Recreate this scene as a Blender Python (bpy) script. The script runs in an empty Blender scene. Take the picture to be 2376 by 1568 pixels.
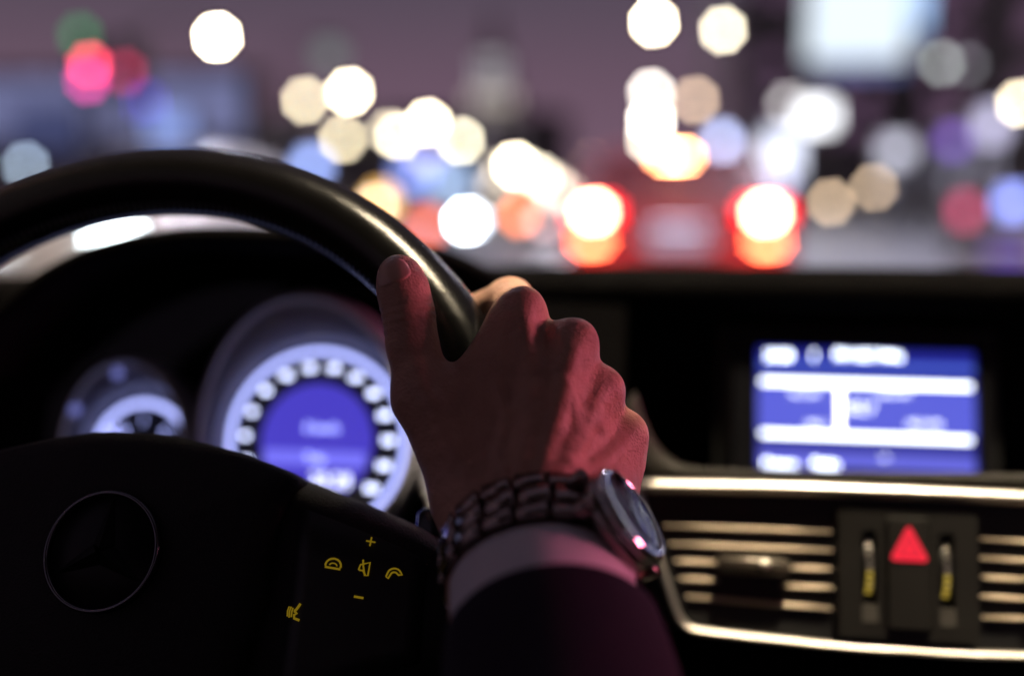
import bpy, math, random
import numpy as np
from mathutils import Matrix, Vector
random.seed(4)
S = bpy.context.scene
COL = S.collection

# ------------------------------------------------------------------ camera
# photo measured on a 2376 x 1568 grid; a pixel gives a direction only, the depth is passed in
FPX, CX, CY = 2310.0, 1188.0, 784.0
VPX, VPY = 1514.7, 404.7                      # vanishing point of the car's forward axis
CAM = np.array([0.0, 0.0, 1.20])
_p = math.atan((CY - VPY) / FPX)
FWD = np.array([(VPX - CX) / FPX, (CY - VPY) / FPX, 1.0]); FWD /= np.linalg.norm(FWD)
UP = np.array([0, math.cos(_p), -math.sin(_p)])
RIGHT = np.cross(UP, FWD)
C2W = np.stack([RIGHT, FWD, UP])              # camera-space (right, up, depth) -> world (X, Y, Z)
def at(u, v, d):
    return CAM + C2W @ (np.array([(u - CX) / FPX, (CY - v) / FPX, 1.0]) * d)
def cdir(x, y, z): return C2W @ np.array([x, y, z], float)
def on_plane(u, v, P0, n):
    r = C2W @ np.array([(u - CX) / FPX, (CY - v) / FPX, 1.0])
    t = np.dot(np.asarray(P0) - CAM, n) / np.dot(r, n)
    return CAM + r * t
def on_y(u, v, y): return on_plane(u, v, (0, y, 0), (0, 1, 0))

cam = bpy.data.cameras.new('camera'); camo = bpy.data.objects.new('camera', cam); COL.objects.link(camo)
M = Matrix.Identity(4)
for k in range(3):
    M[k][0] = C2W[k][0]; M[k][1] = C2W[k][1]; M[k][2] = -C2W[k][2]; M[k][3] = CAM[k]
camo.matrix_world = M
cam.lens = 35.0; cam.sensor_width = 36.0; cam.clip_start = 0.01; cam.clip_end = 2000
cam.dof.use_dof = True; cam.dof.focus_distance = 0.425
cam.dof.aperture_fstop = 1.58; cam.dof.aperture_blades = 8; cam.dof.aperture_rotation = math.radians(6)
S.camera = camo

# ------------------------------------------------------------------ world: city sky glow at night
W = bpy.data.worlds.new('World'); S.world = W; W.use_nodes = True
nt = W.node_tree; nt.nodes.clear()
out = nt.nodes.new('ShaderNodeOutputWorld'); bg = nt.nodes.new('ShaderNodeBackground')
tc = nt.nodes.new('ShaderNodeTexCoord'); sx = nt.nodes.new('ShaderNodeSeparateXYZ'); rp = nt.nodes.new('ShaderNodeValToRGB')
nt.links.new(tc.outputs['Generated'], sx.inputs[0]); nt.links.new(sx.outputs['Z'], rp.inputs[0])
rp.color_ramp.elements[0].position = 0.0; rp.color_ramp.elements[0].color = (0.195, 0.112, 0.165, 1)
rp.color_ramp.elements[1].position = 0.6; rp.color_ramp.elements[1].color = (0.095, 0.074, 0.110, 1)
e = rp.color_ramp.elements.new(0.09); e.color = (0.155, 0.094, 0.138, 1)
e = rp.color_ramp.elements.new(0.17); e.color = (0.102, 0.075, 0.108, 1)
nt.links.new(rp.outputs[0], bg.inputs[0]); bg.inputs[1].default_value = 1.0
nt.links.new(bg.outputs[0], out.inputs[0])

S.view_settings.view_transform = 'Standard'; S.view_settings.look = 'None'
S.view_settings.exposure = 0.0; S.view_settings.gamma = 1.0
cy = S.cycles
cy.use_adaptive_sampling = False; cy.use_denoising = True
cy.max_bounces = 6; cy.diffuse_bounces = 3; cy.glossy_bounces = 4; cy.transparent_max_bounces = 12
cy.transmission_bounces = 2; cy.caustics_reflective = False; cy.caustics_refractive = False
cy.sample_clamp_indirect = 4.0

# ------------------------------------------------------------------ materials
def mat(name, col, rough=0.5, metal=0.0, spec=0.5, bump=None, coat=0.0, sss=None, var=0.0, varscale=40):
    m = bpy.data.materials.new(name); m.use_nodes = True
    t = m.node_tree; b = t.nodes['Principled BSDF']
    b.inputs['Base Color'].default_value = (*col, 1); b.inputs['Roughness'].default_value = rough
    b.inputs['Metallic'].default_value = metal; b.inputs['Specular IOR Level'].default_value = spec
    b.inputs['Coat Weight'].default_value = coat
    co = t.nodes.new('ShaderNodeTexCoord')
    if sss:
        b.inputs['Subsurface Weight'].default_value = sss; b.inputs['Subsurface Scale'].default_value = 0.006
        b.inputs['Subsurface Radius'].default_value = (1.0, 0.35, 0.2)
    if var:
        n = t.nodes.new('ShaderNodeTexNoise'); n.inputs['Scale'].default_value = varscale; n.inputs['Detail'].default_value = 6
        t.links.new(co.outputs['Object'], n.inputs['Vector'])
        mx = t.nodes.new('ShaderNodeMix'); mx.data_type = 'RGBA'
        mx.inputs[6].default_value = (*[c * (1 - var) for c in col], 1); mx.inputs[7].default_value = (*[min(1, c * (1 + var)) for c in col], 1)
        t.links.new(n.outputs['Fac'], mx.inputs[0]); t.links.new(mx.outputs[2], b.inputs['Base Color'])
        mr = t.nodes.new('ShaderNodeMapRange'); mr.inputs[3].default_value = rough * (1 - 0.25); mr.inputs[4].default_value = rough * 1.25
        t.links.new(n.outputs['Fac'], mr.inputs[0]); t.links.new(mr.outputs[0], b.inputs['Roughness'])
    if bump:
        prev = None
        for kind, sc, dist in bump:
            if kind == 'v':
                n = t.nodes.new('ShaderNodeTexVoronoi'); n.inputs['Scale'].default_value = sc; src = n.outputs['Distance']
            else:
                n = t.nodes.new('ShaderNodeTexNoise'); n.inputs['Scale'].default_value = sc; n.inputs['Detail'].default_value = 5; src = n.outputs['Fac']
            t.links.new(co.outputs['Object'], n.inputs['Vector'])
            bp = t.nodes.new('ShaderNodeBump'); bp.inputs['Distance'].default_value = dist; bp.inputs['Strength'].default_value = 1.0
            t.links.new(src, bp.inputs['Height'])
            if prev: t.links.new(prev.outputs[0], bp.inputs['Normal'])
            prev = bp
        t.links.new(prev.outputs[0], b.inputs['Normal'])
    return m
def emit(name, col, strength, base=(0.02, 0.02, 0.02)):
    m = bpy.data.materials.new(name); m.use_nodes = True
    b = m.node_tree.nodes['Principled BSDF']
    b.inputs['Base Color'].default_value = (*base, 1); b.inputs['Roughness'].default_value = 0.4
    b.inputs['Emission Color'].default_value = (*col, 1); b.inputs['Emission Strength'].default_value = strength
    return m
def glass(name, tint=(0.97, 0.98, 0.98), refl=0.05):
    m = bpy.data.materials.new(name); m.use_nodes = True; t = m.node_tree; t.nodes.clear()
    o = t.nodes.new('ShaderNodeOutputMaterial'); mx = t.nodes.new('ShaderNodeMixShader')
    tr = t.nodes.new('ShaderNodeBsdfTransparent'); tr.inputs[0].default_value = (*tint, 1)
    gl = t.nodes.new('ShaderNodeBsdfGlossy'); gl.inputs['Roughness'].default_value = 0.02
    mx.inputs[0].default_value = refl
    t.links.new(tr.outputs[0], mx.inputs[1]); t.links.new(gl.outputs[0], mx.inputs[2]); t.links.new(mx.outputs[0], o.inputs[0])
    return m

LEATHER = mat('black_leather', (0.0035, 0.0032, 0.0034), 0.22, spec=0.28, bump=[('v', 1300, 0.00006), ('n', 70, 0.0002)], var=0.15, varscale=60)
PADLEATHER = mat('black_padded_vinyl', (0.010, 0.009, 0.010), 0.6, spec=0.25, bump=[('v', 1100, 0.0003)], var=0.2)
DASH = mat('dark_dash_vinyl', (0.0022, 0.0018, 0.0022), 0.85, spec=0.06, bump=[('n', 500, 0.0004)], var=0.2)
DASHBROWN = mat('dark_brown_trim', (0.012, 0.0095, 0.0075), 0.6, spec=0.3, bump=[('n', 500, 0.0003)], var=0.2)
BLACKGLOSS = mat('gloss_black_plastic', (0.008, 0.008, 0.010), 0.16, spec=0.5)
PLASTIC = mat('black_plastic', (0.012, 0.012, 0.013), 0.42, spec=0.4, var=0.2)
CHROME = mat('satin_silver_trim', (0.85, 0.80, 0.74), 0.42, metal=1.0, var=0.06, varscale=25)
SLATMAT = mat('satin_slat_edge', (0.62, 0.51, 0.40), 0.5, metal=0.45, var=0.1, varscale=60)
DARKCHROME = mat('dark_chrome', (0.16, 0.16, 0.18), 0.2, metal=1.0)
STEEL = mat('brown_tinted_steel', (0.34, 0.28, 0.26), 0.22, metal=1.0, var=0.2, varscale=300)
STEELPOL = mat('polished_steel', (0.62, 0.60, 0.60), 0.09, metal=1.0)
SKIN = mat('skin', (0.50, 0.285, 0.205), 0.46, spec=0.45, sss=0.10, var=0.26, varscale=75,
           bump=[('v', 900, 0.00026), ('n', 330, 0.0006), ('n', 70, 0.0016)])
NAIL = mat('nail', (0.56, 0.34, 0.26), 0.22, spec=0.5)
SHIRT = mat('white_shirt_cotton', (0.80, 0.78, 0.82), 0.85, spec=0.2, bump=[('n', 1500, 0.0004)])
SUIT = mat('dark_wool_suit', (0.024, 0.018, 0.030), 0.9, spec=0.15, bump=[('n', 1300, 0.0006), ('n', 60, 0.002)], var=0.25, varscale=300)
HEADLINER = mat('grey_headliner', (0.34, 0.32, 0.31), 0.9)
GLASSM = glass('clear_window_glass')
LENSGLASS = glass('gauge_lens_glass', (0.98, 0.98, 0.99), 0.03)
ASPHALT = mat('asphalt', (0.08, 0.077, 0.082), 0.38, spec=0.5, bump=[('n', 30, 0.01)], var=0.3, varscale=4)
PAVE = mat('pavement', (0.16, 0.15, 0.15), 0.7, var=0.2, varscale=3)
PAINTW = mat('road_paint', (0.6, 0.6, 0.58), 0.6)
POLE = mat('galvanised_pole', (0.12, 0.12, 0.13), 0.5, metal=0.6)
RUBBER = mat('rubber', (0.02, 0.02, 0.02), 0.8)

# ------------------------------------------------------------------ mesh helpers
def new_mesh(name, V, F, m=None, smooth=True):
    me = bpy.data.meshes.new(name)
    me.from_pydata([tuple(map(float, v)) for v in V], [], [tuple(map(int, f)) for f in F])
    if m: me.materials.append(m)
    if smooth: me.polygons.foreach_set('use_smooth', [True] * len(me.polygons))
    me.update()
    return me
def fix_normals(me):
    import bmesh
    b = bmesh.new(); b.from_mesh(me); bmesh.ops.recalc_face_normals(b, faces=b.faces); b.to_mesh(me); b.free()
def obj(name, V, F, m, parent=None, smooth=True, mw=None, fix=True):
    me = new_mesh(name, V, F, m, smooth)
    if fix: fix_normals(me)
    o = bpy.data.objects.new(name, me); COL.objects.link(o)
    if parent: o.parent = parent
    if mw is not None: o.matrix_basis = mw
    return o
def link_mesh(name, me, parent=None, mw=None):
    o = bpy.data.objects.new(name, me); COL.objects.link(o)
    if parent: o.parent = parent
    if mw is not None: o.matrix_basis = mw
    return o
def tag(o, label, cat, group=None):
    o['label'] = label; o['category'] = cat
    if group: o['group'] = group
    return o
def thing(name, label, cat, loc=(0, 0, 0), group=None, mw=None):
    o = bpy.data.objects.new(name, None); COL.objects.link(o); o.empty_display_size = 0.05
    if mw is not None: o.matrix_basis = mw
    else: o.location = tuple(loc)
    return tag(o, label, cat, group)
def frame(o, x, y, z):
    m = Matrix.Identity(4)
    for k in range(3): m[k][0] = x[k]; m[k][1] = y[k]; m[k][2] = z[k]; m[k][3] = o[k]
    return m
def merge(parts):
    V, F, n = [], [], 0
    for v, f in parts:
        V += [tuple(p) for p in v]; F += [tuple(i + n for i in q) for q in f]; n += len(v)
    return V, F
def box(x0, x1, y0, y1, z0, z1):
    V = [(x, y, z) for z in (z0, z1) for y in (y0, y1) for x in (x0, x1)]
    return V, [(0, 2, 3, 1), (4, 5, 7, 6), (0, 1, 5, 4), (2, 6, 7, 3), (0, 4, 6, 2), (1, 3, 7, 5)]
def bbox_bevel(x0, x1, y0, y1, z0, z1, b):
    """box with chamfered z edges and top"""
    def ring(i, z): return [(x0 + i, y0 + b, z), (x0 + b, y0 + i, z), (x1 - b, y0 + i, z), (x1 - i, y0 + b, z), (x1 - i, y1 - b, z), (x1 - b, y1 - i, z), (x0 + b, y1 - i, z), (x0 + i, y1 - b, z)]
    return loft([ring(b * .6, z0), ring(0, z0 + b), ring(0, z1 - b), ring(b * .6, z1)], True, True)
def loft(rings, closed=True, caps=True):
    n = len(rings[0]); V = [tuple(p) for r in rings for p in r]; F = []
    for i in range(len(rings) - 1):
        for j in range(n if closed else n - 1):
            k = (j + 1) % n
            F.append((i * n + j, i * n + k, (i + 1) * n + k, (i + 1) * n + j))
    if caps and closed:
        F.append(tuple(range(n))[::-1]); F.append(tuple((len(rings) - 1) * n + j for j in range(n)))
    return V, F
def tube(path, r, n=8, caps=True, closed=False):
    P = [np.asarray(p, float) for p in path]; L = len(P); rings = []
    rr = r if hasattr(r, '__len__') else [r] * L
    prev = None
    for i in range(L):
        if closed: t = P[(i + 1) % L] - P[i - 1]
        else: t = P[min(i + 1, L - 1)] - P[max(i - 1, 0)]
        t = t / (np.linalg.norm(t) + 1e-12)
        if prev is None:
            a = np.array([0, 0, 1.0]) if abs(t[2]) < 0.9 else np.array([1.0, 0, 0])
            x = np.cross(t, a)
        else: x = prev - t * np.dot(prev, t)
        x /= np.linalg.norm(x); prev = x; y = np.cross(t, x)
        rings.append([P[i] + rr[i] * (math.cos(q) * x + math.sin(q) * y) for q in np.linspace(0, 2 * math.pi, n, endpoint=False)])
    if closed: rings.append(rings[0])
    return loft(rings, True, caps and not closed)
def uvsphere(c, r, nu=16, nv=10, sc=(1, 1, 1)):
    rings = []
    for i in range(nv + 1):
        a = math.pi * (0.02 + 0.96 * i / nv)
        rings.append([(c[0] + r * sc[0] * math.sin(a) * math.cos(b), c[1] + r * sc[1] * math.sin(a) * math.sin(b), c[2] + r * sc[2] * math.cos(a)) for b in np.linspace(0, 2 * math.pi, nu, endpoint=False)])
    return loft(rings)
def lathe(prof, n=48, axis='z'):
    rings = [[(r * math.cos(a), r * math.sin(a), z) for a in np.linspace(0, 2 * math.pi, n, endpoint=False)] for r, z in prof]
    return loft(rings, True, False)
def prism(poly, z0, z1):
    n = len(poly)
    V = [(x, y, z0) for x, y in poly] + [(x, y, z1) for x, y in poly]
    F = [tuple(range(n))[::-1], tuple(range(n, 2 * n))] + [(i, (i + 1) % n, n + (i + 1) % n, n + i) for i in range(n)]
    return V, F
def spline(pts, n=8):
    P = [np.asarray(p, float) for p in pts]; P = [2 * P[0] - P[1]] + P + [2 * P[-1] - P[-2]]; o = []
    for i in range(1, len(P) - 2):
        for k in range(n):
            t = k / n; a, b, c, d = P[i - 1:i + 3]
            o.append(0.5 * (2 * b + (c - a) * t + (2 * a - 5 * b + 4 * c - d) * t * t + (3 * b - a - 3 * c + d) * t ** 3))
    o.append(P[-2]); return o
def stroke(pts, w, z0, z1, closed=False):
    """flat polyline with width w in local xy, extruded z0..z1"""
    P = [np.asarray(p, float) for p in pts]; n = len(P); L, R = [], []
    for i in range(n):
        a = P[(i - 1) % n] if (closed or i) else P[i]; b = P[(i + 1) % n] if (closed or i < n - 1) else P[i]
        t = b - a; t /= np.linalg.norm(t) + 1e-12; nn = np.array([-t[1], t[0]]) * w / 2
        L.append(P[i] + nn); R.append(P[i] - nn)
    rings = [[(*l, z0), (*r, z0), (*r, z1), (*l, z1)] for l, r in zip(L, R)]
    if closed: rings.append(rings[0])
    return loft(rings, True, not closed)
def text_obj(s, size, m, parent, mw, name='lettering', extrude=0.0, xs=1.0):
    cu = bpy.data.curves.new('t', 'FONT'); cu.body = s; cu.size = size; cu.align_x = 'CENTER'; cu.align_y = 'CENTER'; cu.extrude = extrude
    cu.resolution_u = 3
    t = bpy.data.objects.new('t', cu); COL.objects.link(t)
    dg = bpy.context.evaluated_depsgraph_get(); me = bpy.data.meshes.new_from_object(t.evaluated_get(dg))
    bpy.data.objects.remove(t); bpy.data.curves.remove(cu)
    me.materials.clear(); me.materials.append(m)
    o = bpy.data.objects.new(name, me); COL.objects.link(o); o.parent = parent
    o.matrix_basis = mw @ Matrix.Diagonal((xs, 1, 1, 1))
    return o
def struct(o): o['kind'] = 'structure'; return o

# ------------------------------------------------------------------ setting: road, pavements
def sheet(name, x0, x1, y0, y1, z, m):
    return struct(obj(name, [(x0, y0, z), (x1, y0, z), (x1, y1, z), (x0, y1, z)], [(0, 1, 2, 3)], m, smooth=False, fix=False))
sheet('ground', -900, 900, -900, 1500, -0.02, PAVE)
sheet('road', -14, 7, -80, 700, 0.0, ASPHALT)
for nm, a, b in (('pavement', 7.0, 16.0), ('pavement', -23.0, -14.0)):
    struct(obj(nm, *box(a, b, -80, 700, -0.01, 0.13), PAVE, smooth=False))
for lx in (-4.4, 1.75 + 0.1, -7.4):
    parts = [box(lx - .06, lx + .06, y, y + 3, .004, .007) for y in np.arange(-20, 120, 9.0)]
    struct(obj('lane_marking', *merge(parts), PAINTW, smooth=False))
struct(obj('lane_marking', *merge([box(-1.42, -1.30, -60, 300, .004, .007), box(-1.18, -1.06, -60, 300, .004, .007)]), PAINTW, smooth=False))
for o in COL.objects:
    if o.name.startswith('lane_marking'): o['kind'] = 'structure'

# ------------------------------------------------------------------ our car: cabin shell
XC = 0.136                                    # car centre line
cab = thing('car_cabin', 'dark cabin of the car the photo is taken in, with roof, doors and windscreen', 'car cabin', (XC, -0.3, 0.25))
cabI = Matrix.Translation((-XC, 0.3, -0.25))
def cpart(name, VF, m, smooth=False): return obj(name, *VF, m, cab, smooth, cabI)
xl, xr = XC - .90, XC + .80
def roofring(y, z, w): return [(XC + w * s, y, z - 0.05 * abs(s) ** 3) for s in np.linspace(-1, 1, 13)] + [(XC + w * s, y, z + .03 - 0.05 * abs(s) ** 3) for s in np.linspace(1, -1, 13)]
cpart('roof', loft([roofring(y, z, w) for y, z, w in ((-1.9, 1.40, .56), (-1.4, 1.50, .60), (-.6, 1.545, .62), (.05, 1.535, .61), (.30, 1.515, .60), (.412, 1.488, .59))]), HEADLINER, True)
cpart('floor', box(xl, xr, -1.9, 1.5, .24, .28), PLASTIC)
for s, x in ((-1, xl), (1, xr)):
    cpart('door_panel', loft([[(x + s * (.05 - .02 * abs(k)), y, z) for k, z in ((-1, .28), (-.4, .6), (.2, .85), (1, 1.06))] + [(x + s * .12, y, z) for z in (1.06, .28)] for y in (-1.9, -.6, .6, 1.25)]), PLASTIC)
    q = 1 if s > 0 else -1
    cpart('windscreen_pillar', tube([(XC + s * (1.10 if s < 0 else .86), 1.32, 1.04), (XC + s * (.94 if s < 0 else .76), .85, 1.27), (XC + s * .62, .37, 1.475)], .035, 8), HEADLINER, True)
    cpart('middle_pillar', tube([(XC + s * (.88 if s < 0 else .80), -.55, 1.04), (XC + s * .60, -.45, 1.50)], .04, 8), HEADLINER, True)
    g = [[(XC + s * ((.88 if s < 0 else .80) - (.27 if s < 0 else .19) * t), y0 + (y1 - y0) * k, 1.06 + .42 * t) for k in np.linspace(0, 1, 6)] for t in (0, .5, 1) for y0, y1 in ((-.5 + 0 * t, 1.2 - .82 * t),)]
    cpart('side_window', loft(g, False, False), GLASSM, True)
    g = [[(XC + s * ((.88 if s < 0 else .80) - (.27 if s < 0 else .19) * t), y0 + (y1 - y0) * k, 1.06 + .42 * t) for k in np.linspace(0, 1, 4)] for t in (0, .5, 1) for y0, y1 in ((-1.6, -.6),)]
    cpart('side_window', loft(g, False, False), GLASSM, True)
cpart('rear_bulkhead', box(xl, xr, -1.95, -1.88, .28, 1.10), PLASTIC)
cpart('rear_window', loft([[(XC + k * (.62 - .08 * t), -1.88 + .1 * t, 1.1 + .3 * t) for k in np.linspace(-1, 1, 7)] for t in (0, 1)], False, False), GLASSM, True)
cpart('windscreen', loft([[(XC + k * (.92 - .33 * t), 1.36 - .948 * t - .06 * k * k, 1.03 + .455 * t + .06 * t * (1 - t)) for k in np.linspace(-1, 1, 15)] for t in np.linspace(0, 1, 7)], False, False), GLASSM, True)
# the bonnet in front of the screen
cpart('bonnet', loft([[(XC + k * .74, y, z - .10 * k * k) for k in np.linspace(-1, 1, 13)] for y, z in ((1.31, .97), (1.7, .95), (2.1, .90), (2.45, .78), (2.5, .55))], False, False), BLACKGLOSS, True)

# our own dipped headlights, in the nose of the car
HEADL = emit('headlamp_lens', (.95, .95, 1.0), 20)
for s_ in (-1, 1):
    hx = XC + s_ * .62
    cpart('headlight', loft([[(hx + .13 * math.cos(a), 2.50 + .03 * k, .66 + .075 * math.sin(a)) for a in np.linspace(0, 2 * math.pi, 20, endpoint=False)] for k in (0, 1)]), HEADL)
    sp = bpy.data.lights.new('headlight_beam', 'SPOT'); sp.energy = 360; sp.color = (.90, .90, 1.0); sp.spot_size = math.radians(74); sp.spot_blend = .8; sp.shadow_soft_size = .06
    so = bpy.data.objects.new('headlight_beam', sp); COL.objects.link(so); so.parent = cab
    so.matrix_basis = cabI @ Matrix.Translation((hx, 2.62, .66)) @ Matrix.Rotation(math.radians(86), 4, 'X')
# ------------------------------------------------------------------ dashboard
Kn = np.array([0, -math.cos(math.radians(18)), math.sin(math.radians(18))])      # console face normal, towards the cabin
K0 = at(2102, 1140, 0.545)
Kx = np.array([1.0, 0, 0]); Ky = np.cross(Kn, Kx)
KM = frame(K0, Kx, Ky, Kn)
def kpx(u, v, h=0.0):
    """pixel -> console-plane local (x, y) on the plane h in front of the face"""
    P = on_plane(u, v, K0 + Kn * h, Kn) - K0
    return np.array([P @ Kx, P @ Ky])
dash = thing('dashboard', 'black vinyl dashboard with a rounded brow running under the windscreen', 'dashboard', (XC, .9, .5))
dI = Matrix.Translation((-XC, -.9, -.5))
def dpart(name, VF, m, smooth=True): return obj(name, *VF, m, dash, smooth, dI)
# brow profile in (y, z): swept across the cabin, dropping slightly towards the doors
bt = at(1900, 622, 0.690); bz = bt[2]; by = bt[1]
prof = [(1.30, bz - .13), (1.10, bz - .09), (.95, bz - .055), (by + .10, bz - .020), (by + .03, bz - .003), (by + .012, bz), (by, bz - .003), (by - .010, bz - .012), (by - .008, bz - .024), (by + .012, bz - .036), (by + .028, bz - .05),
        (by + .030, bz - .13), (by + .025, bz - .205), (1.1, bz - .21), (1.35, bz - .12)]
secs = []
for x in np.linspace(xl + .02, xr - .02, 41):
    q = (x - XC) / .80; drop = .022 * q * q
    secs.append([(x, y - .05 * q * q * 0, z - drop) for y, z in prof])
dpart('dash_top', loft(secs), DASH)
# lower body of the dash behind the wheel and under the vents
low = [(by + .05, bz - .2), (by + .03, bz - .40), (by + .10, bz - .62), (1.2, bz - .7), (1.2, bz - .2)]
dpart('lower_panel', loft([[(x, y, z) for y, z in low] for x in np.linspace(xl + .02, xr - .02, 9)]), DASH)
# brown ledge under the display, curving up at its left end round the display recess
led_top = [(1475, 905), (1492, 960), (1520, 1020), (1560, 1062), (1620, 1082), (1800, 1090), (2100, 1094), (2500, 1098), (2900, 1102)]
led_bot = [(1440, 960), (1462, 1030), (1474, 1075), (1480, 1096), (1560, 1106), (1800, 1114), (2100, 1124), (2500, 1134), (2900, 1148)]
ta = spline([(*kpx(u, v, .0), 0) for u, v in led_top], 5); tb = spline([(*kpx(u, v, .0), 0) for u, v in led_bot], 5)
rr = []
for a, b in zip(ta, tb):
    rr.append([(a[0], a[1] - .012, -.145), (a[0], a[1], -.004), (a[0] * .7 + b[0] * .3, a[1] * .7 + b[1] * .3, .000), (a[0] * .3 + b[0] * .7, a[1] * .3 + b[1] * .7, .000), (b[0], b[1], -.002), (b[0], b[1], -.145)])
obj('ledge', *loft(rr), DASHBROWN, dash, True, dI @ KM)

# instrument hood over the cluster
hd = 0.60
lip = [(-160, 900), (-90, 780), (0, 698), (90, 630), (180, 582), (280, 551), (390, 534), (490, 530), (620, 533), (760, 540), (900, 553), (1000, 574), (1080, 604), (1150, 640), (1205, 684), (1260, 745), (1330, 860), (1400, 1000)]
lipP = spline([at(u, v, float(np.interp(u, [700, 1000, 1150, 1260, 1400], [hd, .62, .66, .71, .72]))) for u, v in lip], 4)
hc = at(640, 1000, hd)
rings = []
yb = np.array([0, 1.0, 0])
for P in lipP:
    inn = hc - P; inn = inn / np.linalg.norm(inn)
    back = P + yb * .42 + np.array([0, 0, -.095]) - inn * 0.0
    bk2 = P + yb * .16 + inn * .045
    rings.append([back, P + yb * .2 - np.array([0, 0, .036]), P + yb * .06 - np.array([0, 0, .008]), P + yb * .012 - inn * .001, P, P + inn * .006 - yb * .001, P + inn * .012 + yb * .008, P + inn * .022 + yb * .06, bk2])
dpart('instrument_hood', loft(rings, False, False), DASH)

# ------------------------------------------------------------------ instrument cluster
Cn = np.array([0, -math.cos(math.radians(18)), math.sin(math.radians(18))])
C0 = at(732, 1023, 0.655); Cx = np.array([1.0, 0, 0]); Cy = np.cross(Cn, Cx)
CM = frame(C0, Cx, Cy, Cn)
def cpx(u, v, h=0.0):
    P = on_plane(u, v, C0 + Cn * h, Cn) - C0; return np.array([P @ Cx, P @ Cy])
clu = thing('instrument_cluster', 'blue lit instrument cluster with round gauges behind the steering wheel', 'instrument cluster', mw=CM)
RINGE = emit('gauge_ring_light', (0.42, 0.47, 1.0), 2.3)
NUME = emit('gauge_numeral_light', (0.62, 0.68, 1.0), 11.0)
NUMS = emit('small_gauge_numeral_light', (0.40, 0.45, 1.0), 3.5)
BLUEE = emit('gauge_display_blue', (0.075, 0.055, 0.62), 0.95)
BANDE = emit('gauge_display_band', (0.17, 0.16, 0.85), 1.2)
DIALBLK = mat('dial_black', (0.006, 0.006, 0.012), 0.45)
COWL = mat('gauge_cowl_gloss', (0.34, 0.34, 0.40), 0.3, spec=0.6)
def gauge(cx, cy, R, nums, start, step, numr, numsz, cowl, blue, label, nmat, rout=1.0, rin=.865):
    g = obj('gauge', *lathe([(0.0005, 0), (R * .99, 0)], 64), DIALBLK, clu, False, Matrix.Translation((cx, cy, -.004)), fix=False)
    g['label'] = label
    # every sub-part sits in the gauge's own frame
    obj('ring', *lathe([(R * rin, .002), (R * (rin + .03), .004), (R * (rout - .02), .004), (R * rout, .002), (R * rin, .0018)], 72), RINGE, g)
    for k, s in enumerate(nums):
        a = math.radians(start - k * step)
        text_obj(s, numsz, nmat, g, Matrix.Translation((numr * math.cos(a), numr * math.sin(a), .0035)), 'numeral')
    # cowl: from the dial edge out to an egg-shaped lip
    lipc, rx, ryt = cowl
    n = 56; r0, r1, r2, r3 = [], [], [], []
    for a in np.linspace(0, 2 * math.pi, n, endpoint=False):
        c, s = math.cos(a), math.sin(a)
        ly = ryt * s if s > 0 else R * 1.06 * s
        lx = rx * c
        r0.append((R * 1.0 * c, R * 1.0 * s, -.001)); r1.append((R * 1.03 * c, R * 1.03 * s, .002))
        r2.append((lx + lipc * max(0, s), ly, .026)); r3.append((lx * 1.07 + lipc * max(0, s), ly * 1.05, .0245))
    obj('cowl_rim', *tube([np.array(p) + np.array([0, 0, .001]) for p in r2], .0013, 6, closed=True), CHROME, g)
    r4 = [(p[0] * 1.02, p[1] * 1.02, -.005) for p in r3]
    obj('cowl', *loft([r0, r1, r2, r3, r4], True, False), COWL, g)
    return g
gs = gauge(0, 0, .0645, [str(k) for k in range(0, 261, 20)], 217, 19.5, .0490, .0056, (-.006, .069, .091), True, 'large speedometer dial with blue centre display', NUME, .955, .895)
obj('display', *lathe([(0.0004, .003), (.0375, .003), (.0385, .0015)], 56), BLUEE, gs, fix=False)
a0 = math.asin(-.0125 / .0375)
obj('display_band', *box(-.0345, .034, -.0160, -.0062, .0036, .0042), BANDE, gs, False)
WTXT = emit('display_white_text', (0.80, 0.86, 1.0), 3.2)
text_obj('0 km/h', .0085, NUMS, gs, Matrix.Translation((.004, .0085, .0045)))
text_obj('Trip', .0080, NUMS, gs, Matrix.Translation((.0005, -.0112, .0047)))
text_obj('20:28', .0125, WTXT, gs, Matrix.Translation((.012, -.0255, .0045)))
lc = cpx(325, 1049); R2 = .0392
g2 = gauge(lc[0], lc[1], R2, ['', '1/2', '', '3/4', '', '1', '', 'C', '60', '90', '120'], 215, 25, .0215, .0085, (-.004, .0425, .058), False, 'small left dial with a bright ring', NUMS, .90, .80)
obj('needle', *box(-.001, .001, -.003, .028, .005, .006), NUMS, g2, False, Matrix.Rotation(math.radians(60), 4, 'Z'))
g3 = gauge(-lc[0] * .98, lc[1], R2, [str(k) for k in range(0, 8)], 215, 33, .0235, .0095, (.004, .0425, .058), False, 'small right dial hidden behind the hand', NUMS, .90, .80)
for p in ((268, 865), (170, 950)):
    q = cpx(*p, .028)
    obj('indicator_light', *lathe([(.0004, 0), (.0032, 0), (.0036, -.002)], 16), emit('indicator_blue', (.3, .33, 1), .55), clu, False, Matrix.Translation((q[0], q[1], .027)), fix=False)
q = cpx(625, 706, .026)
# panel behind the gauges
obj('panel', *loft([[(x, y, -.012 - .02 * (x / .2) ** 2) for y in (-.10, .02, .10)] for x in np.linspace(-.19, .2, 17)], False, False), DASH, clu)
obj('cover_lens', *loft([[(x, y, .034 - .3 * (y + .0) ** 2) for y in np.linspace(-.10, .098, 7)] for x in np.linspace(-.17, .17, 9)], False, False), LENSGLASS, clu)

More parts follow.
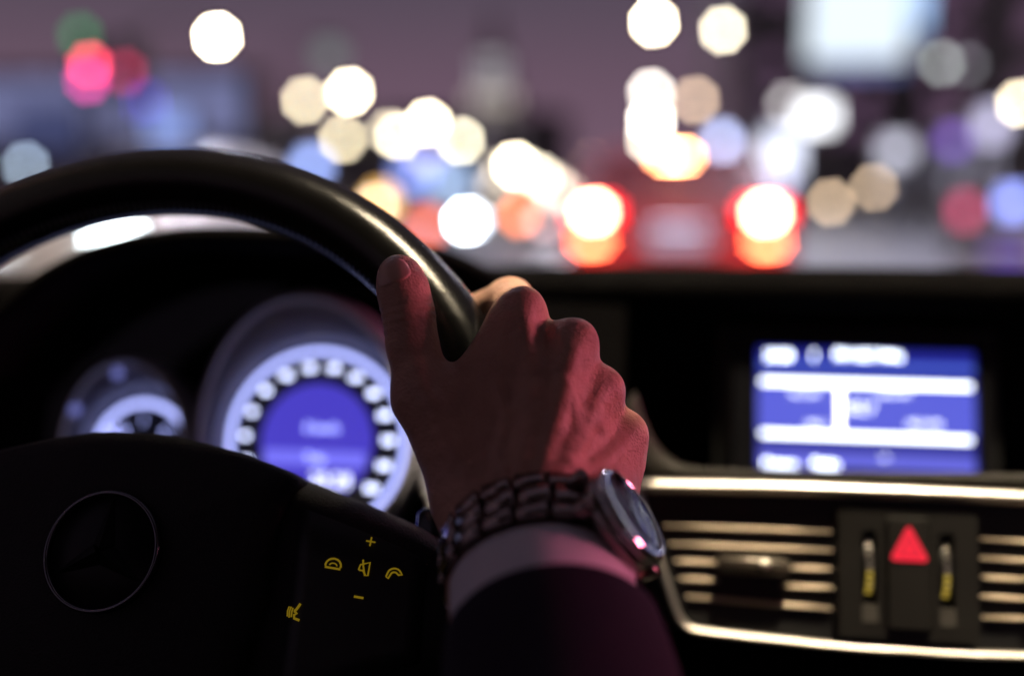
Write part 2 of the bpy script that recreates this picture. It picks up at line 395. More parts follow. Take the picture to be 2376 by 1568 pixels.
# ------------------------------------------------------------------ centre display
disp = thing('dash_display', 'centre dash display glowing blue with white radio text lines', 'display', mw=frame(at(2010, 1268, .680), Kx, Ky, Kn))
D0 = at(2010, 1268, .680)
def dpx(u, v):
    P = on_plane(u, v, D0, Kn) - D0; return np.array([P @ Kx, P @ Ky])
SCR_D = emit('screen_dark_blue', (0.018, 0.022, 0.30), 1.0); SCR_M = emit('screen_mid_blue', (0.09, 0.11, 0.72), 1.0)
SCR_B = emit('screen_band_blue', (0.075, 0.13, 0.66), 1.0); SCR_L = emit('screen_low_blue', (0.12, 0.13, 0.75), 1.0)
SCR_W = emit('screen_white', (0.90, 0.96, 1.0), 4.2); SCR_T = emit('screen_text', (0.80, 0.88, 1.0), 11.0); SCR_C = emit('screen_cursor', (1.0, .97, .85), 5.0)
def drect(name, u0, v0, u1, v1, m, z=0.0, t=.0006):
    a = dpx(u0, (v0 + v0) / 2); b = dpx(u1, v1); um = (u0 + u1) / 2
    y0 = dpx(um, v0)[1]; y1 = dpx(um, v1)[1]; x0 = dpx(u0, (v0 + v1) / 2)[0]; x1 = dpx(u1, (v0 + v1) / 2)[0]
    return obj(name, *box(x0, x1, y1, y0, z, z + t), m, disp, False)
drect('screen', 1758, 1066 - 255, 2262, 1096, SCR_D, -.0004, .0004)
drect('screen_area', 1758, 900, 2262, 1004, SCR_M, .0004)
drect('screen_bar', 1762, 843, 2258, 858, SCR_B, .0004)
drect('screen_bar', 1762, 1053, 2262, 1096, SCR_L, .0004)
drect('screen_line', 1766, 885, 2252, 897, SCR_W, .0014)
drect('screen_line', 1766, 1007, 2252, 1019, SCR_W, .0014)
drect('screen_cursor', 1942, 897, 1952, 1007, SCR_C, .0024)
def dtext(s, u, v, size, m=SCR_T, z=.0016, xs=1.0):
    p = dpx(u, v); text_obj(s, size, m, disp, Matrix.Translation((p[0], p[1], z)), 'lettering', xs=xs)
dtext('20:28', 1806, 826, .0080); dtext('1', 1888, 826, .0085); dtext('FM 102.7 MHz', 2014, 826, .0076)
dtext('99.1 FM', 1865, 914, .0058, SCR_W); dtext('104.2 FM', 2072, 914, .0058, SCR_W)
dtext('102.7', 1992, 948, .0095, SCR_W, .003)
dtext('100.3', 1890, 987, .0062, SCR_W); dtext('105.7 FM', 2142, 986, .0062, SCR_W)
dtext('Presets', 1810, 1076, .0075); dtext('Radio', 1915, 1076, .0075)
dtext('Info', 2052, 1062, .0035, SCR_W)
# bezel frame round the screen
a = dpx(1700, 780); b = dpx(2300, 1120)
bx0, bx1, by0, by1 = a[0], b[0], b[1], a[1]
sx0, sy1 = dpx(1756, 808); sx1, sy0 = dpx(2265, 1100)
obj('bezel', *merge([box(bx0, sx0, by0, by1, -.012, .006), box(sx1, bx1, by0, by1, -.012, .006), box(sx0, sx1, sy1, by1, -.012, .006), box(sx0, sx1, by0, sy0, -.012, .006)]), BLACKGLOSS, disp, False)
lk = dpx(1975, 1086); rk = dpx(2275, 1104)
obj('lower_lip', *bbox_bevel(lk[0], rk[0], rk[1], lk[1] - .0005, .006, .012, .002), PLASTIC, disp, False)
obj('backing', *box(bx0 - .01, bx1 + .01, by0 - .01, by1 + .01, -.03, -.013), PLASTIC, disp, False)

# ------------------------------------------------------------------ centre air vents
vent = thing('air_vent_panel', 'silver framed centre air vents with hazard switch below the display', 'air vent', mw=KM)
xm = kpx(2102, 1260)[0]
def mirror(p): return np.array([2 * xm - p[0], *p[1:]])
def bar_profile(P, w, h, base=-.004, n=9):
    """rounded trim swept along local 3D path; w across, h height"""
    P = [np.asarray(p, float) for p in P]; rings = []
    for i, p in enumerate(P):
        t = P[min(i + 1, len(P) - 1)] - P[max(i - 1, 0)]; t[2] = 0; t /= np.linalg.norm(t); s = np.array([-t[1], t[0], 0])
        rings.append([p + s * (w / 2 * math.cos(q)) + np.array([0, 0, h * math.sin(q)]) for q in np.linspace(math.pi, 0, n)] + [p + s * w / 2 + np.array([0, 0, base]), p - s * w / 2 + np.array([0, 0, base])])
    return loft(rings)
def kp3(u, v, z=0.0): return np.array([*kpx(u, v), z])
tl, tm = kp3(1480, 1126, .002), kp3(2102, 1142, .002)
top_path = spline([tl, (tl * .66 + tm * .34) + [0, .0006, 0], (tl * .33 + tm * .67) + [0, .0006, 0], tm], 5)
top_full = top_path + [mirror(p) for p in reversed(top_path[:-1])]
obj('frame_bar', *bar_profile(top_full, .0074, .0055), CHROME, vent)
side = spline([kp3(1482, 1140), kp3(1505, 1225), kp3(1545, 1345), kp3(1572, 1425), kp3(1592, 1452)], 6)
botp = spline([kp3(1592, 1452), kp3(1625, 1463), kp3(1750, 1478), kp3(1900, 1494), kp3(2030, 1505), kp3(2102, 1508)], 6)
obj('frame_bar', *bar_profile(side, .0044, .0035), CHROME, vent)
obj('frame_bar', *bar_profile([mirror(p) for p in reversed(side)], .0044, .0035), CHROME, vent)
obj('frame_bar', *bar_profile(botp + [mirror(p) for p in reversed(botp[:-1])], .0038, .0032), CHROME, vent)
# dark surround: outer skirt and recess
def outline(f):
    pts = [tl[:2]] + [p[:2] for p in side] + [p[:2] for p in botp[1:]]
    c = np.array([xm, -.06]); pts = pts + [mirror(p) for p in reversed(pts[:-1])]
    return [c + (p - c) * f for p in pts]
o1, o2, o3 = outline(1.0), outline(.955), outline(.93)
obj('recess', *loft([[(x, y, -.003) for x, y in o1], [(x, y, -.004) for x, y in o2], [(x, y, -.040) for x, y in o3]], True, True), PLASTIC, vent, False)
o4 = outline(1.03); o5 = outline(1.10)
obj('surround', *loft([[(x, y, -.002) for x, y in o1], [(x, y, .000) for x, y in o4], [(x, y, -.02) for x, y in o5], [(x, y, -.06) for x, y in o5]], True, False), PLASTIC, vent)
slats = [[(1538, 1219, 1930, 1234)], [(1552, 1262, 1932, 1278)], [(1565, 1302, 1664, 1306), (1828, 1317, 1930, 1321)], [(1576, 1343, 1667, 1347), (1815, 1360, 1934, 1365)], [(1592, 1384, 1930, 1413)]]
def slat(P, Q, name='slat'):
    P = np.asarray(P); Q = np.asarray(Q); path = [P + (Q - P) * t for t in np.linspace(0, 1, 5)]
    rings = []
    for i, p in enumerate(path):
        hh = .0014 * (.55 if i in (0, 4) else 1)
        rings.append([p + np.array([0, hh * math.cos(q), .0034 * math.sin(q)]) for q in np.linspace(0, math.pi, 7)] + [p + np.array([0, -.0010, -.020]), p + np.array([0, .0010, -.020])])
    obj(name, *loft(rings), SLATMAT, vent)
for row in slats:
    for (u0, v0, u1, v1) in row:
        P, Q = kp3(u0, v0, -.003), kp3(u1, v1, -.003)
        slat(P, Q); slat(mirror(Q), mirror(P))
# vertical vanes behind the slats
for k in range(6):
    p = kp3(1620 + k * 55, 1300, -.026)
    for q in (p, mirror(p)):
        obj('vane', *box(q[0] - .0008, q[0] + .0008, q[1] - .030, q[1] + .022, -.038, -.029), PLASTIC, vent, False)
def tabknob(c, sgn):
    w = kpx(1830, 1310)[0] - kpx(1660, 1300)[0]
    k = obj('vent_knob', *bbox_bevel(c[0] - w / 2, c[0] + w / 2, c[1] - .0048, c[1] + .0048, -.012, .0105, .0025), DARKKNOB, vent, True)
    obj('knob_dot', *lathe([(.0003, .0120), (.0022, .0115), (.0028, .0100)], 16), CHROME, k, True, Matrix.Translation((c[0] + .006, c[1] + .0012, 0)), fix=False)
DARKKNOB = mat('knob_satin', (.10, .085, .07), .3, metal=.6)
kc = kp3(1745, 1309)
tabknob(kc, 1); tabknob(mirror(kc), -1)
# middle panel with hazard switch and two thumb wheels
pa, pb = kpx(1937, 1182, .004), kpx(2258, 1182, .004); pc, pd = kpx(1946, 1474, .004), kpx(2266, 1476, .004)
mx0, mx1, my1, my0 = xm - (pb[0] - pa[0]) / 2, xm + (pb[0] - pa[0]) / 2, pa[1], pc[1]
wu = (mx1 - mx0)
wl = [(xm - wu * .33, xm - wu * .225), (xm + wu * .225 + .012 * 0, xm + wu * .33)]
PANEL = mat('centre_panel_satin', (.012, .011, .010), .42, spec=.45, var=.15)
cols = [mx0, wl[0][0], wl[0][1], wl[1][0], wl[1][1], mx1]
wy1 = kpx(2000, 1228, .004)[1]; wy0 = kpx(2000, 1400, .004)[1]
zt = .004
parts = [box(cols[0], cols[1], my0, my1, -.02, zt), box(cols[2], cols[3], my0, my1, -.02, zt), box(cols[4], cols[5], my0, my1, -.02, zt)]
for a, b in wl: parts += [box(a, b, my0, wy0, -.02, zt), box(a, b, wy1, my1, -.02, zt)]
# one clean face plate: grid with two wells
obj('switch_panel', *merge(parts), PANEL, vent, False)
YEL = emit('wheel_marker_light', (.9, .62, .08), .5)
for a, b in wl:
    c = (a + b) / 2
    whl = obj('thumb_wheel', *loft([[(x, (wy0 + wy1) / 2 + .0165 * math.cos(q) * (1 - .06 * ((k == 0) or (k == 3))), -.010 + .0140 * math.sin(q)) for q in np.linspace(0, 2 * math.pi, 40, endpoint=False)] for k, x in enumerate((c - .0024, c - .0018, c + .0018, c + .0024))]), PLASTIC, vent)
    # knurled silver rib along the wheel, the lower part lit
    for k in range(9):
        q = math.radians(38 + k * 13)
        obj('wheel_rib', *box(c - .0013, c + .0013, -.0014, .0014, -.0004, .0006), CHROME if k > 3 else YEL, whl, False,
            Matrix.Translation((0, (wy0 + wy1) / 2 - .0167 * math.cos(q), -.010 + .0142 * math.sin(q))) @ Matrix.Translation((c, 0, 0)) @ Matrix.Rotation(-(math.pi / 2 - q) * 1.0, 4, 'X') @ Matrix.Translation((-c, 0, 0)))
    sq = kpx(1985, 1420, .004)[1]
    obj('wheel_icon', *box(c - .004, c + .004, sq - .0045, sq + .0045, zt, zt + .0004), mat('icon_grey', (.06, .055, .05), .5), vent, False)
hz0, hz1 = xm - wu * .165, xm + wu * .165
hy1, hy0 = kpx(2100, 1198, .006)[1], kpx(2100, 1462, .006)[1]
hb = obj('hazard_switch', *bbox_bevel(hz0, hz1, hy0, hy1, zt - .001, zt + .0026, .0022), PANEL, vent, False)
tc0 = kpx(2102, 1262, .008); tw = (kpx(2148, 1300, .008)[0] - kpx(2054, 1300, .008)[0]) / 2
ty1 = kpx(2099, 1214, .008)[1]; ty0 = kpx(2099, 1301, .008)[1]
def round_tri(w, y0, y1, r):
    c = [np.array([-w, y0]), np.array([w, y0]), np.array([0, y1])]; o = []
    for i in range(3):
        a, b, d = c[i - 1], c[i], c[(i + 1) % 3]
        for t in np.linspace(0, 1, 5):
            p = b + (a - b) / np.linalg.norm(a - b) * r; q = b + (d - b) / np.linalg.norm(d - b) * r
            o.append((1 - t) ** 2 * p + 2 * t * (1 - t) * b + t * t * q)
    return o
HAZ = emit('hazard_red_light', (1.0, .012, .045), .95); HAZD = emit('hazard_red_line', (.55, .01, .03), .75)
tri = round_tri(tw, ty0, ty1, .0035)
ht = obj('hazard_triangle', *prism([(xm + p[0], p[1]) for p in tri], zt + .0027, zt + .0032), HAZ, hb, False)
tri2 = [((p[0]) * .5 + xm, (p[1] - (ty0 * .6 + ty1 * .4)) * .5 + ty0 * .64 + ty1 * .36) for p in round_tri(tw, ty0, ty1, .002)]
obj('triangle_outline', *stroke(tri2, .0006, zt + .0033, zt + .0036, True), HAZD, hb, False)

# ------------------------------------------------------------------ steering wheel
tilt = math.radians(27.67); Rw, rw = .1779, .01665
Wc = CAM + C2W @ np.array([-.17785, -.09083, .44192])
wz = np.array([0, -math.cos(tilt), math.sin(tilt)])           # towards the driver
wy = np.array([0, math.sin(tilt), math.cos(tilt)]); wx = np.array([1.0, 0, 0])
WM = frame(Wc, wx, wy, wz)
def wpx(u, v, h=0.0):
    P = on_plane(u, v, Wc + wz * h, wz) - Wc; return np.array([P @ wx, P @ wy])
wheel = thing('steering_wheel', 'black leather steering wheel with a round three-pointed emblem, held by the hand', 'steering wheel', mw=WM)
nM, nm = 160, 28
rings = []
for a in np.linspace(0, 2 * math.pi, nM, endpoint=False):
    rg = []
    for q in np.linspace(0, 2 * math.pi, nm, endpoint=False):
        rad = Rw + rw * math.cos(q); rg.append((rad * math.cos(a), rad * math.sin(a), rw * 1.06 * math.sin(q)))
    rings.append(rg)
V = [p for r in rings for p in r]; F = [(i * nm + j, i * nm + (j + 1) % nm, ((i + 1) % nM) * nm + (j + 1) % nm, ((i + 1) % nM) * nm + j) for i in range(nM) for j in range(nm)]
rim = obj('rim', V, F, LEATHER, wheel)
# stitched seam along the inner side of the rim: one row of small stitches
THREAD = mat('grey_thread', (.10, .10, .12), .7)
st = []
for k in range(300):
    a = 2 * math.pi * k / 300; q = math.radians(157)
    for s in (-1, 1):
        def pt(da, dq):
            rad = Rw + (rw + .0004) * math.cos(q + dq); return np.array([rad * math.cos(a + da), rad * math.sin(a + da), (rw * 1.06 + .0004) * math.sin(q + dq)])
        st.append(tube([pt(-.004, .02 * s), pt(.004, .10 * s)], .00035, 4))
sm = obj('seam_stitching', *merge(st), THREAD, rim); sm['kind'] = 'stuff'
# spoke panel: top edge read from the photo, mirrored
topc = [wpx(u, v, -.012) for u, v in ((260, 1012), (350, 1013), (430, 1022), (520, 1044), (600, 1069), (700, 1106), (800, 1145), (900, 1186), (960, 1213), (1020, 1248), (1090, 1290))]
topc = [(max(p[0], 0.0), p[1]) for p in topc]
topc[0] = (0.0, topc[0][1])
xs = np.array([p[0] for p in topc]); ys = np.array([p[1] for p in topc])
xe = Rw - .004
xs = np.append(xs, xe) if xs[-1] < xe else xs; ys = np.append(ys, ys[-1] - .010) if len(ys) < len(xs) else ys
def ytop(x): return float(np.interp(abs(x), xs, ys))
def ybot(x):
    x = abs(x); return float(np.interp(x, [0, .03, .06, .09, .12, .15, .18], [-.105, -.103, -.094, -.080, -.062, -.052, -.050]))
gx = np.linspace(-xe, xe, 73); rows = []
tt = [0, .012, .03, .06, .10, .2, .35, .5, .65, .8, .9, .95, .98, 1]
def pad_z(x, t):
    e = min(t, 1 - t); edge = -.016 * math.exp(-e * (ytop(x) - ybot(x)) / .0045)
    return -.010 + .006 * (1 - (x / xe) ** 2) + edge
for x in gx: rows.append([(x, ytop(x) + (ybot(x) - ytop(x)) * t, pad_z(x, t)) for t in tt])
rows = [[(r[0][0], r[0][1] - .004, -.050)] + r + [(r[-1][0], r[-1][1] + .004, -.050)] for r in rows]
obj('spoke_panel', *loft(rows, False, False), PADLEATHER, wheel)
# airbag cover: raised, its right edge bevelled
def cover_outline():
    R_ = []
    for u, v in ((690, 1112), (672, 1150), (655, 1200), (640, 1260), (628, 1340), (612, 1430)): R_.append(wpx(u, v, -.002))
    pts = []
    xr_ = R_[0][0]
    for x in np.linspace(0, xr_, 9)[:-1]: pts.append(np.array([x, ytop(x) + .0005]))
    pts += [np.array([R_[0][0], ytop(R_[0][0]) - .001])] + R_[1:]
    pts += [np.array([.058, -.085]), np.array([.03, -.096]), np.array([0, -.098])]
    pts = spline(pts, 4)
    return pts + [np.array([-p[0], p[1]]) for p in reversed(pts[1:-1])]
co = cover_outline(); cc = np.array([0, -.005])
prof2 = [(1.0, -.030), (1.0, -.012), (.995, -.004), (.98, .0005), (.95, .003), (.85, .0055), (.7, .0075), (.5, .009), (.25, .010), (.02, .0102)]
obj('airbag_cover', *loft([[(*(cc + (p - cc) * f), z) for p in co] for f, z in prof2]), PADLEATHER, wheel)
# emblem
ec = wpx(237, 1278, .012); er = .0255
em = obj('emblem', *lathe([(.0003, .0115), (er * .93, .0115), (er * .95, .0108)], 56), mat('emblem_black', (.004, .004, .005), .35, spec=.2), wheel, True, Matrix.Translation((ec[0], ec[1], 0)), fix=False)
obj('ring', *lathe([(er * .945, .0105), (er * .95, .0135), (er * .985, .0142), (er * 1.02, .0135), (er * 1.03, .009)], 72), DARKCHROME, em)
star = []
for k in range(3):
    a = math.pi / 2 - math.radians(2) + k * 2 * math.pi / 3
    d = np.array([math.cos(a), math.sin(a)]); n_ = np.array([-d[1], d[0]])
    tip = d * er * .93; base = d * er * .02
    b1 = d * er * .12 + n_ * er * .19; b2 = d * er * .12 - n_ * er * .19
    V_ = [(*tip, .0118), (*b1, .0118), (*(-d * er * .02), .0118), (*b2, .0118), (*(d * er * .05), .0155)]
    star.append((V_, [(0, 1, 4), (1, 2, 4), (2, 3, 4), (3, 0, 4)]))
obj('star', *merge(star), mat('emblem_black_chrome', (.002, .002, .0025), .35, spec=.2), em, False)
# backlit buttons on the right spoke
AMB = emit('button_amber_light', (.62, .40, .012), .26)
pod = obj('button_pod', *loft([[(x, ytop(x) - .012 - (ytop(x) - ybot(x) - .024) * t, pad_z(x, .5) + .0008 - (.006 if (e or t in (0, 1)) else 0)) for t in (0, .02, .25, .5, .75, .98, 1)] for x, e in [(wpx(650, 1300, -.004)[0] + .004, 1)] + [(x, 0) for x in np.linspace(wpx(650, 1300, -.004)[0] + .006, wpx(985, 1300, -.004)[0], 9)] + [(wpx(990, 1300, -.004)[0] + .001, 1)]], False, False), PLASTIC, wheel)
PZ = .0014
def icon(name, u, v, strokes, sc, rot=-6):
    c = wpx(u, v, pad_z(wpx(u, v, -.006)[0], .5) + .001); z = pad_z(c[0], .5) + PZ
    r = math.radians(rot); cr, sr = math.cos(r), math.sin(r); parts = []
    for pts, w, closed in strokes:
        P = [(c[0] + sc * (cr * x - sr * y), c[1] + sc * (sr * x + cr * y)) for x, y in pts]
        parts.append(stroke(P, w * sc, z, z + .0003, closed))
    obj(name, *merge(parts), AMB, wheel, False)
px = .000175
icon('plus_symbol', 861, 1256, [([(-12, 0), (12, 0)], 3.6, 0), ([(0, -11), (0, 11)], 3.6, 0)], px)
icon('minus_symbol', 833, 1385, [([(-12, 0), (12, 0)], 5.5, 0)], px)
arc = lambda r0, r1, a0, a1, n=9: [(r0 * math.cos(math.radians(a)), r1 * math.sin(math.radians(a))) for a in np.linspace(a0, a1, n)]
icon('hang_up_symbol', 775, 1306, [([(-19, -9)] + [(x, y - 6) for x, y in arc(20, 17, 178, 2)] + [(19, -9)], 4.5, 0), ([(-20, -12), (20, -12)], 5, 0), ([(x, y - 7) for x, y in arc(10, 7, 170, 10)], 3, 0)], px)
icon('mute_symbol', 846, 1316, [([(-13, -8), (-11, 5), (12, 14), (13, -18), (3, -18)], 4, 0), ([(-12, -8), (-2, -8), (6, -17)], 4, 0), ([(-7, 18), (-3, 2), (4, -16)], 4, 0)], px)
icon('call_symbol', 916, 1328, [([(-20, -11)] + [(x, y - 4) for x, y in arc(17, 14, 170, 25)] + [(20, -3), (11, -5)] + [(x, y - 6) for x, y in arc(9, 7, 60, 150)] + [(-14, -15), (-20, -11)], 4.2, 0)], px, -2)
icon('voice_symbol', 686, 1420, [([(9, 22), (2, 8), (-2, 4), (-2, 2), (4, -2), (-2, -6), (0, -14), (14, -17)], 6, 0), ([(-8, 10), (-9, 0), (-8, -12)], 3.5, 0), ([(-13, 12), (-15, 0), (-13, -14)], 3.5, 0), ([(-18, 12), (-20, 1), (-18, -12)], 3, 0)], px, -4)
# shift paddle behind the right spoke and the column
pc_ = wpx(1010, 1215, -.03)
obj('shift_paddle', *bbox_bevel(pc_[0] - .010, pc_[0] + .012, pc_[1] - .035, pc_[1] + .008, -.040, -.032, .003), BLACKGLOSS, wheel, True)
col_ = obj('steering_column', *loft([[(rx * math.cos(a), -.02 + ry * math.sin(a), z) for a in np.linspace(0, 2 * math.pi, 28, endpoint=False)] for rx, ry, z in ((.055, .05, -.045), (.06, .055, -.06), (.062, .06, -.19))]), PLASTIC, wheel)

# ------------------------------------------------------------------ the driver's hand (one continuous mesh from a blended volume)
HD = {}
def cs(u, v, d): return np.array([(u - CX) / FPX * d, (CY - v) / FPX * d, d])      # camera-space metres
# bones: (u, v, depth, radius) -> (u, v, depth, radius)
palm = [((1203, 742, .4240, .0112), (1170, 1130, .4060, .0150)),
        ((1316, 815, .4165, .0122), (1240, 1140, .3990, .0165)),
        ((1378, 918, .4225, .0118), (1290, 1160, .405, .0165)),
        ((1432, 1016, .4300, .0112), (1350, 1180, .413, .0165)),
        ((1425, 1075, .4300, .0125), (1372, 1195, .416, .0165)),
        ((990, 930, .4190, .0130), (1100, 1120, .4115, .0185)),
        ((1078, 908, .4185, .0100), (1174, 782, .4240, .0100)),
        ((1105, 985, .4165, .0125), (1200, 850, .4200, .0120)),
        ((1150, 1000, .4195, .0150), (1170, 1130, .4110, .0180)),
        ((1265, 950, .4150, .0140), (1260, 1130, .4040, .0170)),
        ((1330, 1020, .4200, .0140), (1310, 1150, .4100, .0170)),
        # wrist and forearm
        ((1118, 1170, .4075, .0190), (1160, 1330, .386, .0200)),
        ((1240, 1170, .400, .0200), (1250, 1330, .385, .0225)),
        ((1362, 1190, .413, .0180), (1335, 1330, .396, .0200)),
        ((1250, 1330, .387, .0240), (1290, 1640, .330, .0260)),
        ((1170, 1330, .388, .0200), (1190, 1640, .330, .0240)),
        ((1330, 1330, .394, .0200), (1400, 1640, .338, .0240))]
thumb = [((979, 915, .4180, .0115), (957, 800, .4190, .0100)), ((957, 800, .4190, .0100), (948, 728, .4205, .0098)), ((948, 728, .4205, .0100), (934, 668, .4225, .0098)), ((934, 668, .4225, .0098), (926, 638, .4245, .0087))]
fing = [((1210, 730, .428, .0098), (1184, 700, .466, .0106)), ((1184, 700, .466, .0106), (1085, 735, .490, .0092)), ((1085, 735, .490, .0092), (1015, 775, .486, .0082)),
        ((1318, 812, .424, .0112), (1290, 808, .466, .0104)), ((1290, 808, .466, .0104), (1185, 850, .482, .0094)), ((1185, 850, .482, .0094), (1110, 885, .476, .0082)),
        ((1380, 915, .428, .0108), (1345, 910, .466, .0100)), ((1345, 910, .466, .0100), (1235, 955, .474, .0090)), ((1235, 955, .474, .0090), (1165, 985, .468, .0078)),
        ((1435, 1012, .434, .0102), (1385, 1030, .464, .0090)), ((1385, 1030, .464, .0090), (1275, 1085, .464, .0080)), ((1275, 1085, .464, .0080), (1205, 1105, .458, .0070))]
bumps = [((1216, 706, .418, .0068), (1210, 730, .4155, .0060)), ((1338, 786, .4145, .0070), (1322, 810, .411, .0060)), ((1402, 898, .4185, .0066), (1385, 920, .415, .0056)), ((1458, 1000, .4260, .0062), (1440, 1020, .423, .0055)),
         # extensor tendons
         ((1216, 720, .4140, .0034), (1236, 1000, .4020, .0026)), ((1322, 812, .4095, .0034), (1270, 1020, .4000, .0028)), ((1385, 920, .4135, .0032), (1305, 1060, .4020, .0026)), ((1440, 1020, .4215, .0030), (1350, 1120, .4060, .0026)),
         # thumb extensor ridge
         ((972, 860, .4085, .0026), (1060, 1080, .4020, .0022))]
def rcone(P, a, ra, b, rb):
    ba = b - a; L = np.dot(ba, ba); t = np.clip(((P - a) @ ba) / L, 0, 1)
    q = P - a - t[..., None] * ba
    return np.sqrt((q * q).sum(-1)) - (ra + (rb - ra) * t)
def smin(a, b, k):
    h = np.maximum(k - np.abs(a - b), 0) / k
    return np.minimum(a, b) - h * h * k * .25
lo = np.array([-.065, -.150, .335]); hi = np.array([.070, .040, .512]); hstep = .0010
nx, ny, nz = [int(math.ceil((hi[k] - lo[k]) / hstep)) for k in range(3)]
gxs = [(lo[k] + hstep * np.arange(n)).astype(np.float32) for k, n in enumerate((nx, ny, nz))]
P = np.stack(np.meshgrid(*gxs, indexing='ij'), -1).astype(np.float32)
def group(lst, k):
    D = np.full(P.shape[:3], 1.0, np.float32)
    for a, b in lst:
        A, B = cs(*a[:3]).astype(np.float32), cs(*b[:3]).astype(np.float32); R_ = max(a[3], b[3]) + .016
        mn = np.minimum(A, B) - R_; mxx = np.maximum(A, B) + R_
        s = tuple(slice(max(0, int((mn[i] - lo[i]) / hstep)), max(0, int((mxx[i] - lo[i]) / hstep) + 1)) for i in range(3))
        if any(q.stop <= q.start for q in s): continue
        D[s] = smin(D[s], rcone(P[s], A, a[3], B, b[3]).astype(np.float32), k)
    return D
Dp = group(palm, .010); Dt = group(thumb, .006); Df = np.full(P.shape[:3], 1.0, np.float32)
for k in range(4): Df = smin(Df, group(fing[3 * k:3 * k + 3], .005), .0035)
D = smin(Dp, Dt, .009); D = smin(D, Df, .007); D = smin(D, group(bumps, .003), .0075)
# tendons and veins laid on the skin: each follows the surface found along its pixel's ray
def dist_at(p):
    q = (p - lo) / hstep; i = np.clip(np.floor(q).astype(int), 0, np.array(D.shape) - 2); f = q - i; o = 0.0
    for dx in (0, 1):
        for dy in (0, 1):
            for dz in (0, 1): o += D[i[0] + dx, i[1] + dy, i[2] + dz] * (f[0] if dx else 1 - f[0]) * (f[1] if dy else 1 - f[1]) * (f[2] if dz else 1 - f[2])
    return o
def front(u, v):
    for d in np.arange(.36, .50, .0004):
        if dist_at(cs(u, v, d)) < 0: return d
    return .42
def ridge(pts, rad, sink):
    P3 = spline([(u, v) for u, v in pts], 3); o = []
    Q = [(p[0], p[1], front(p[0], p[1]) + sink, rad * (.55 if k in (0, len(P3) - 1) else 1)) for k, p in enumerate(P3)]
    return list(zip(Q[:-1], Q[1:]))
tend = []
for pts in ([(1216, 735), (1238, 860), (1228, 1000), (1215, 1090)], [(1326, 815), (1302, 930), (1275, 1030), (1255, 1100)], [(1388, 925), (1345, 1010), (1300, 1105)], [(1440, 1030), (1388, 1085), (1330, 1145)], [(985, 900), (1030, 1000), (1080, 1090)]):
    tend += ridge(pts, .0030, .0018)
vein = []
for pts in ([(1285, 835), (1312, 900), (1335, 955), (1328, 1015), (1296, 1075), (1290, 1130)], [(1335, 955), (1368, 968), (1402, 1005)], [(1150, 880), (1176, 960), (1158, 1040), (1175, 1110)], [(1296, 1075), (1345, 1085), (1400, 1075)], [(1176, 960), (1225, 930), (1262, 880)]):
    vein += ridge(pts, .0015, .0006)
D = smin(D, group(tend, .002), .0045); D = smin(D, group(vein, .0012), .0026)
# thumb joint creases and a soft hollow between the knuckles
ip = cs(948, 735, .4205); ta_ = cs(932, 668, .4225) - cs(962, 800, .4190); ta_ /= np.linalg.norm(ta_)
s = (P - ip) @ ta_.astype(np.float32); lat = np.sqrt(np.maximum(((P - ip) ** 2).sum(-1) - s * s, 0))
wgt = np.exp(-(s / .0075) ** 2) * (lat < .017) * (P[..., 2] < .4205)
D += (.00055 * wgt * np.cos(s * 2 * math.pi / .0034 + 18 * (P[..., 0] - ip[0]) * 6)).astype(np.float32)
for (u, v, d) in ((1262, 790, .408), (1352, 880, .409), (1410, 985, .414)):
    c = cs(u, v, d); D += (.0013 * np.exp(-((P - c) ** 2).sum(-1) / .0085 ** 2)).astype(np.float32)
for (u, v, d, du, dv) in ((1216, 708, .414, -.2, -1), (1336, 788, .411, .5, -.9), (1400, 900, .414, .7, -.7), (1456, 1004, .422, .8, -.6)):
    c = cs(u, v, d).astype(np.float32); ax_ = np.array([du, -dv, .55], np.float32); ax_ /= np.linalg.norm(ax_)
    q_ = P - c; s_ = q_ @ ax_; D += (.00022 * np.exp(-(q_ ** 2).sum(-1) / .0085 ** 2) * np.cos(s_ * 2 * math.pi / .0030 + 260 * (q_[..., 0]))).astype(np.float32)
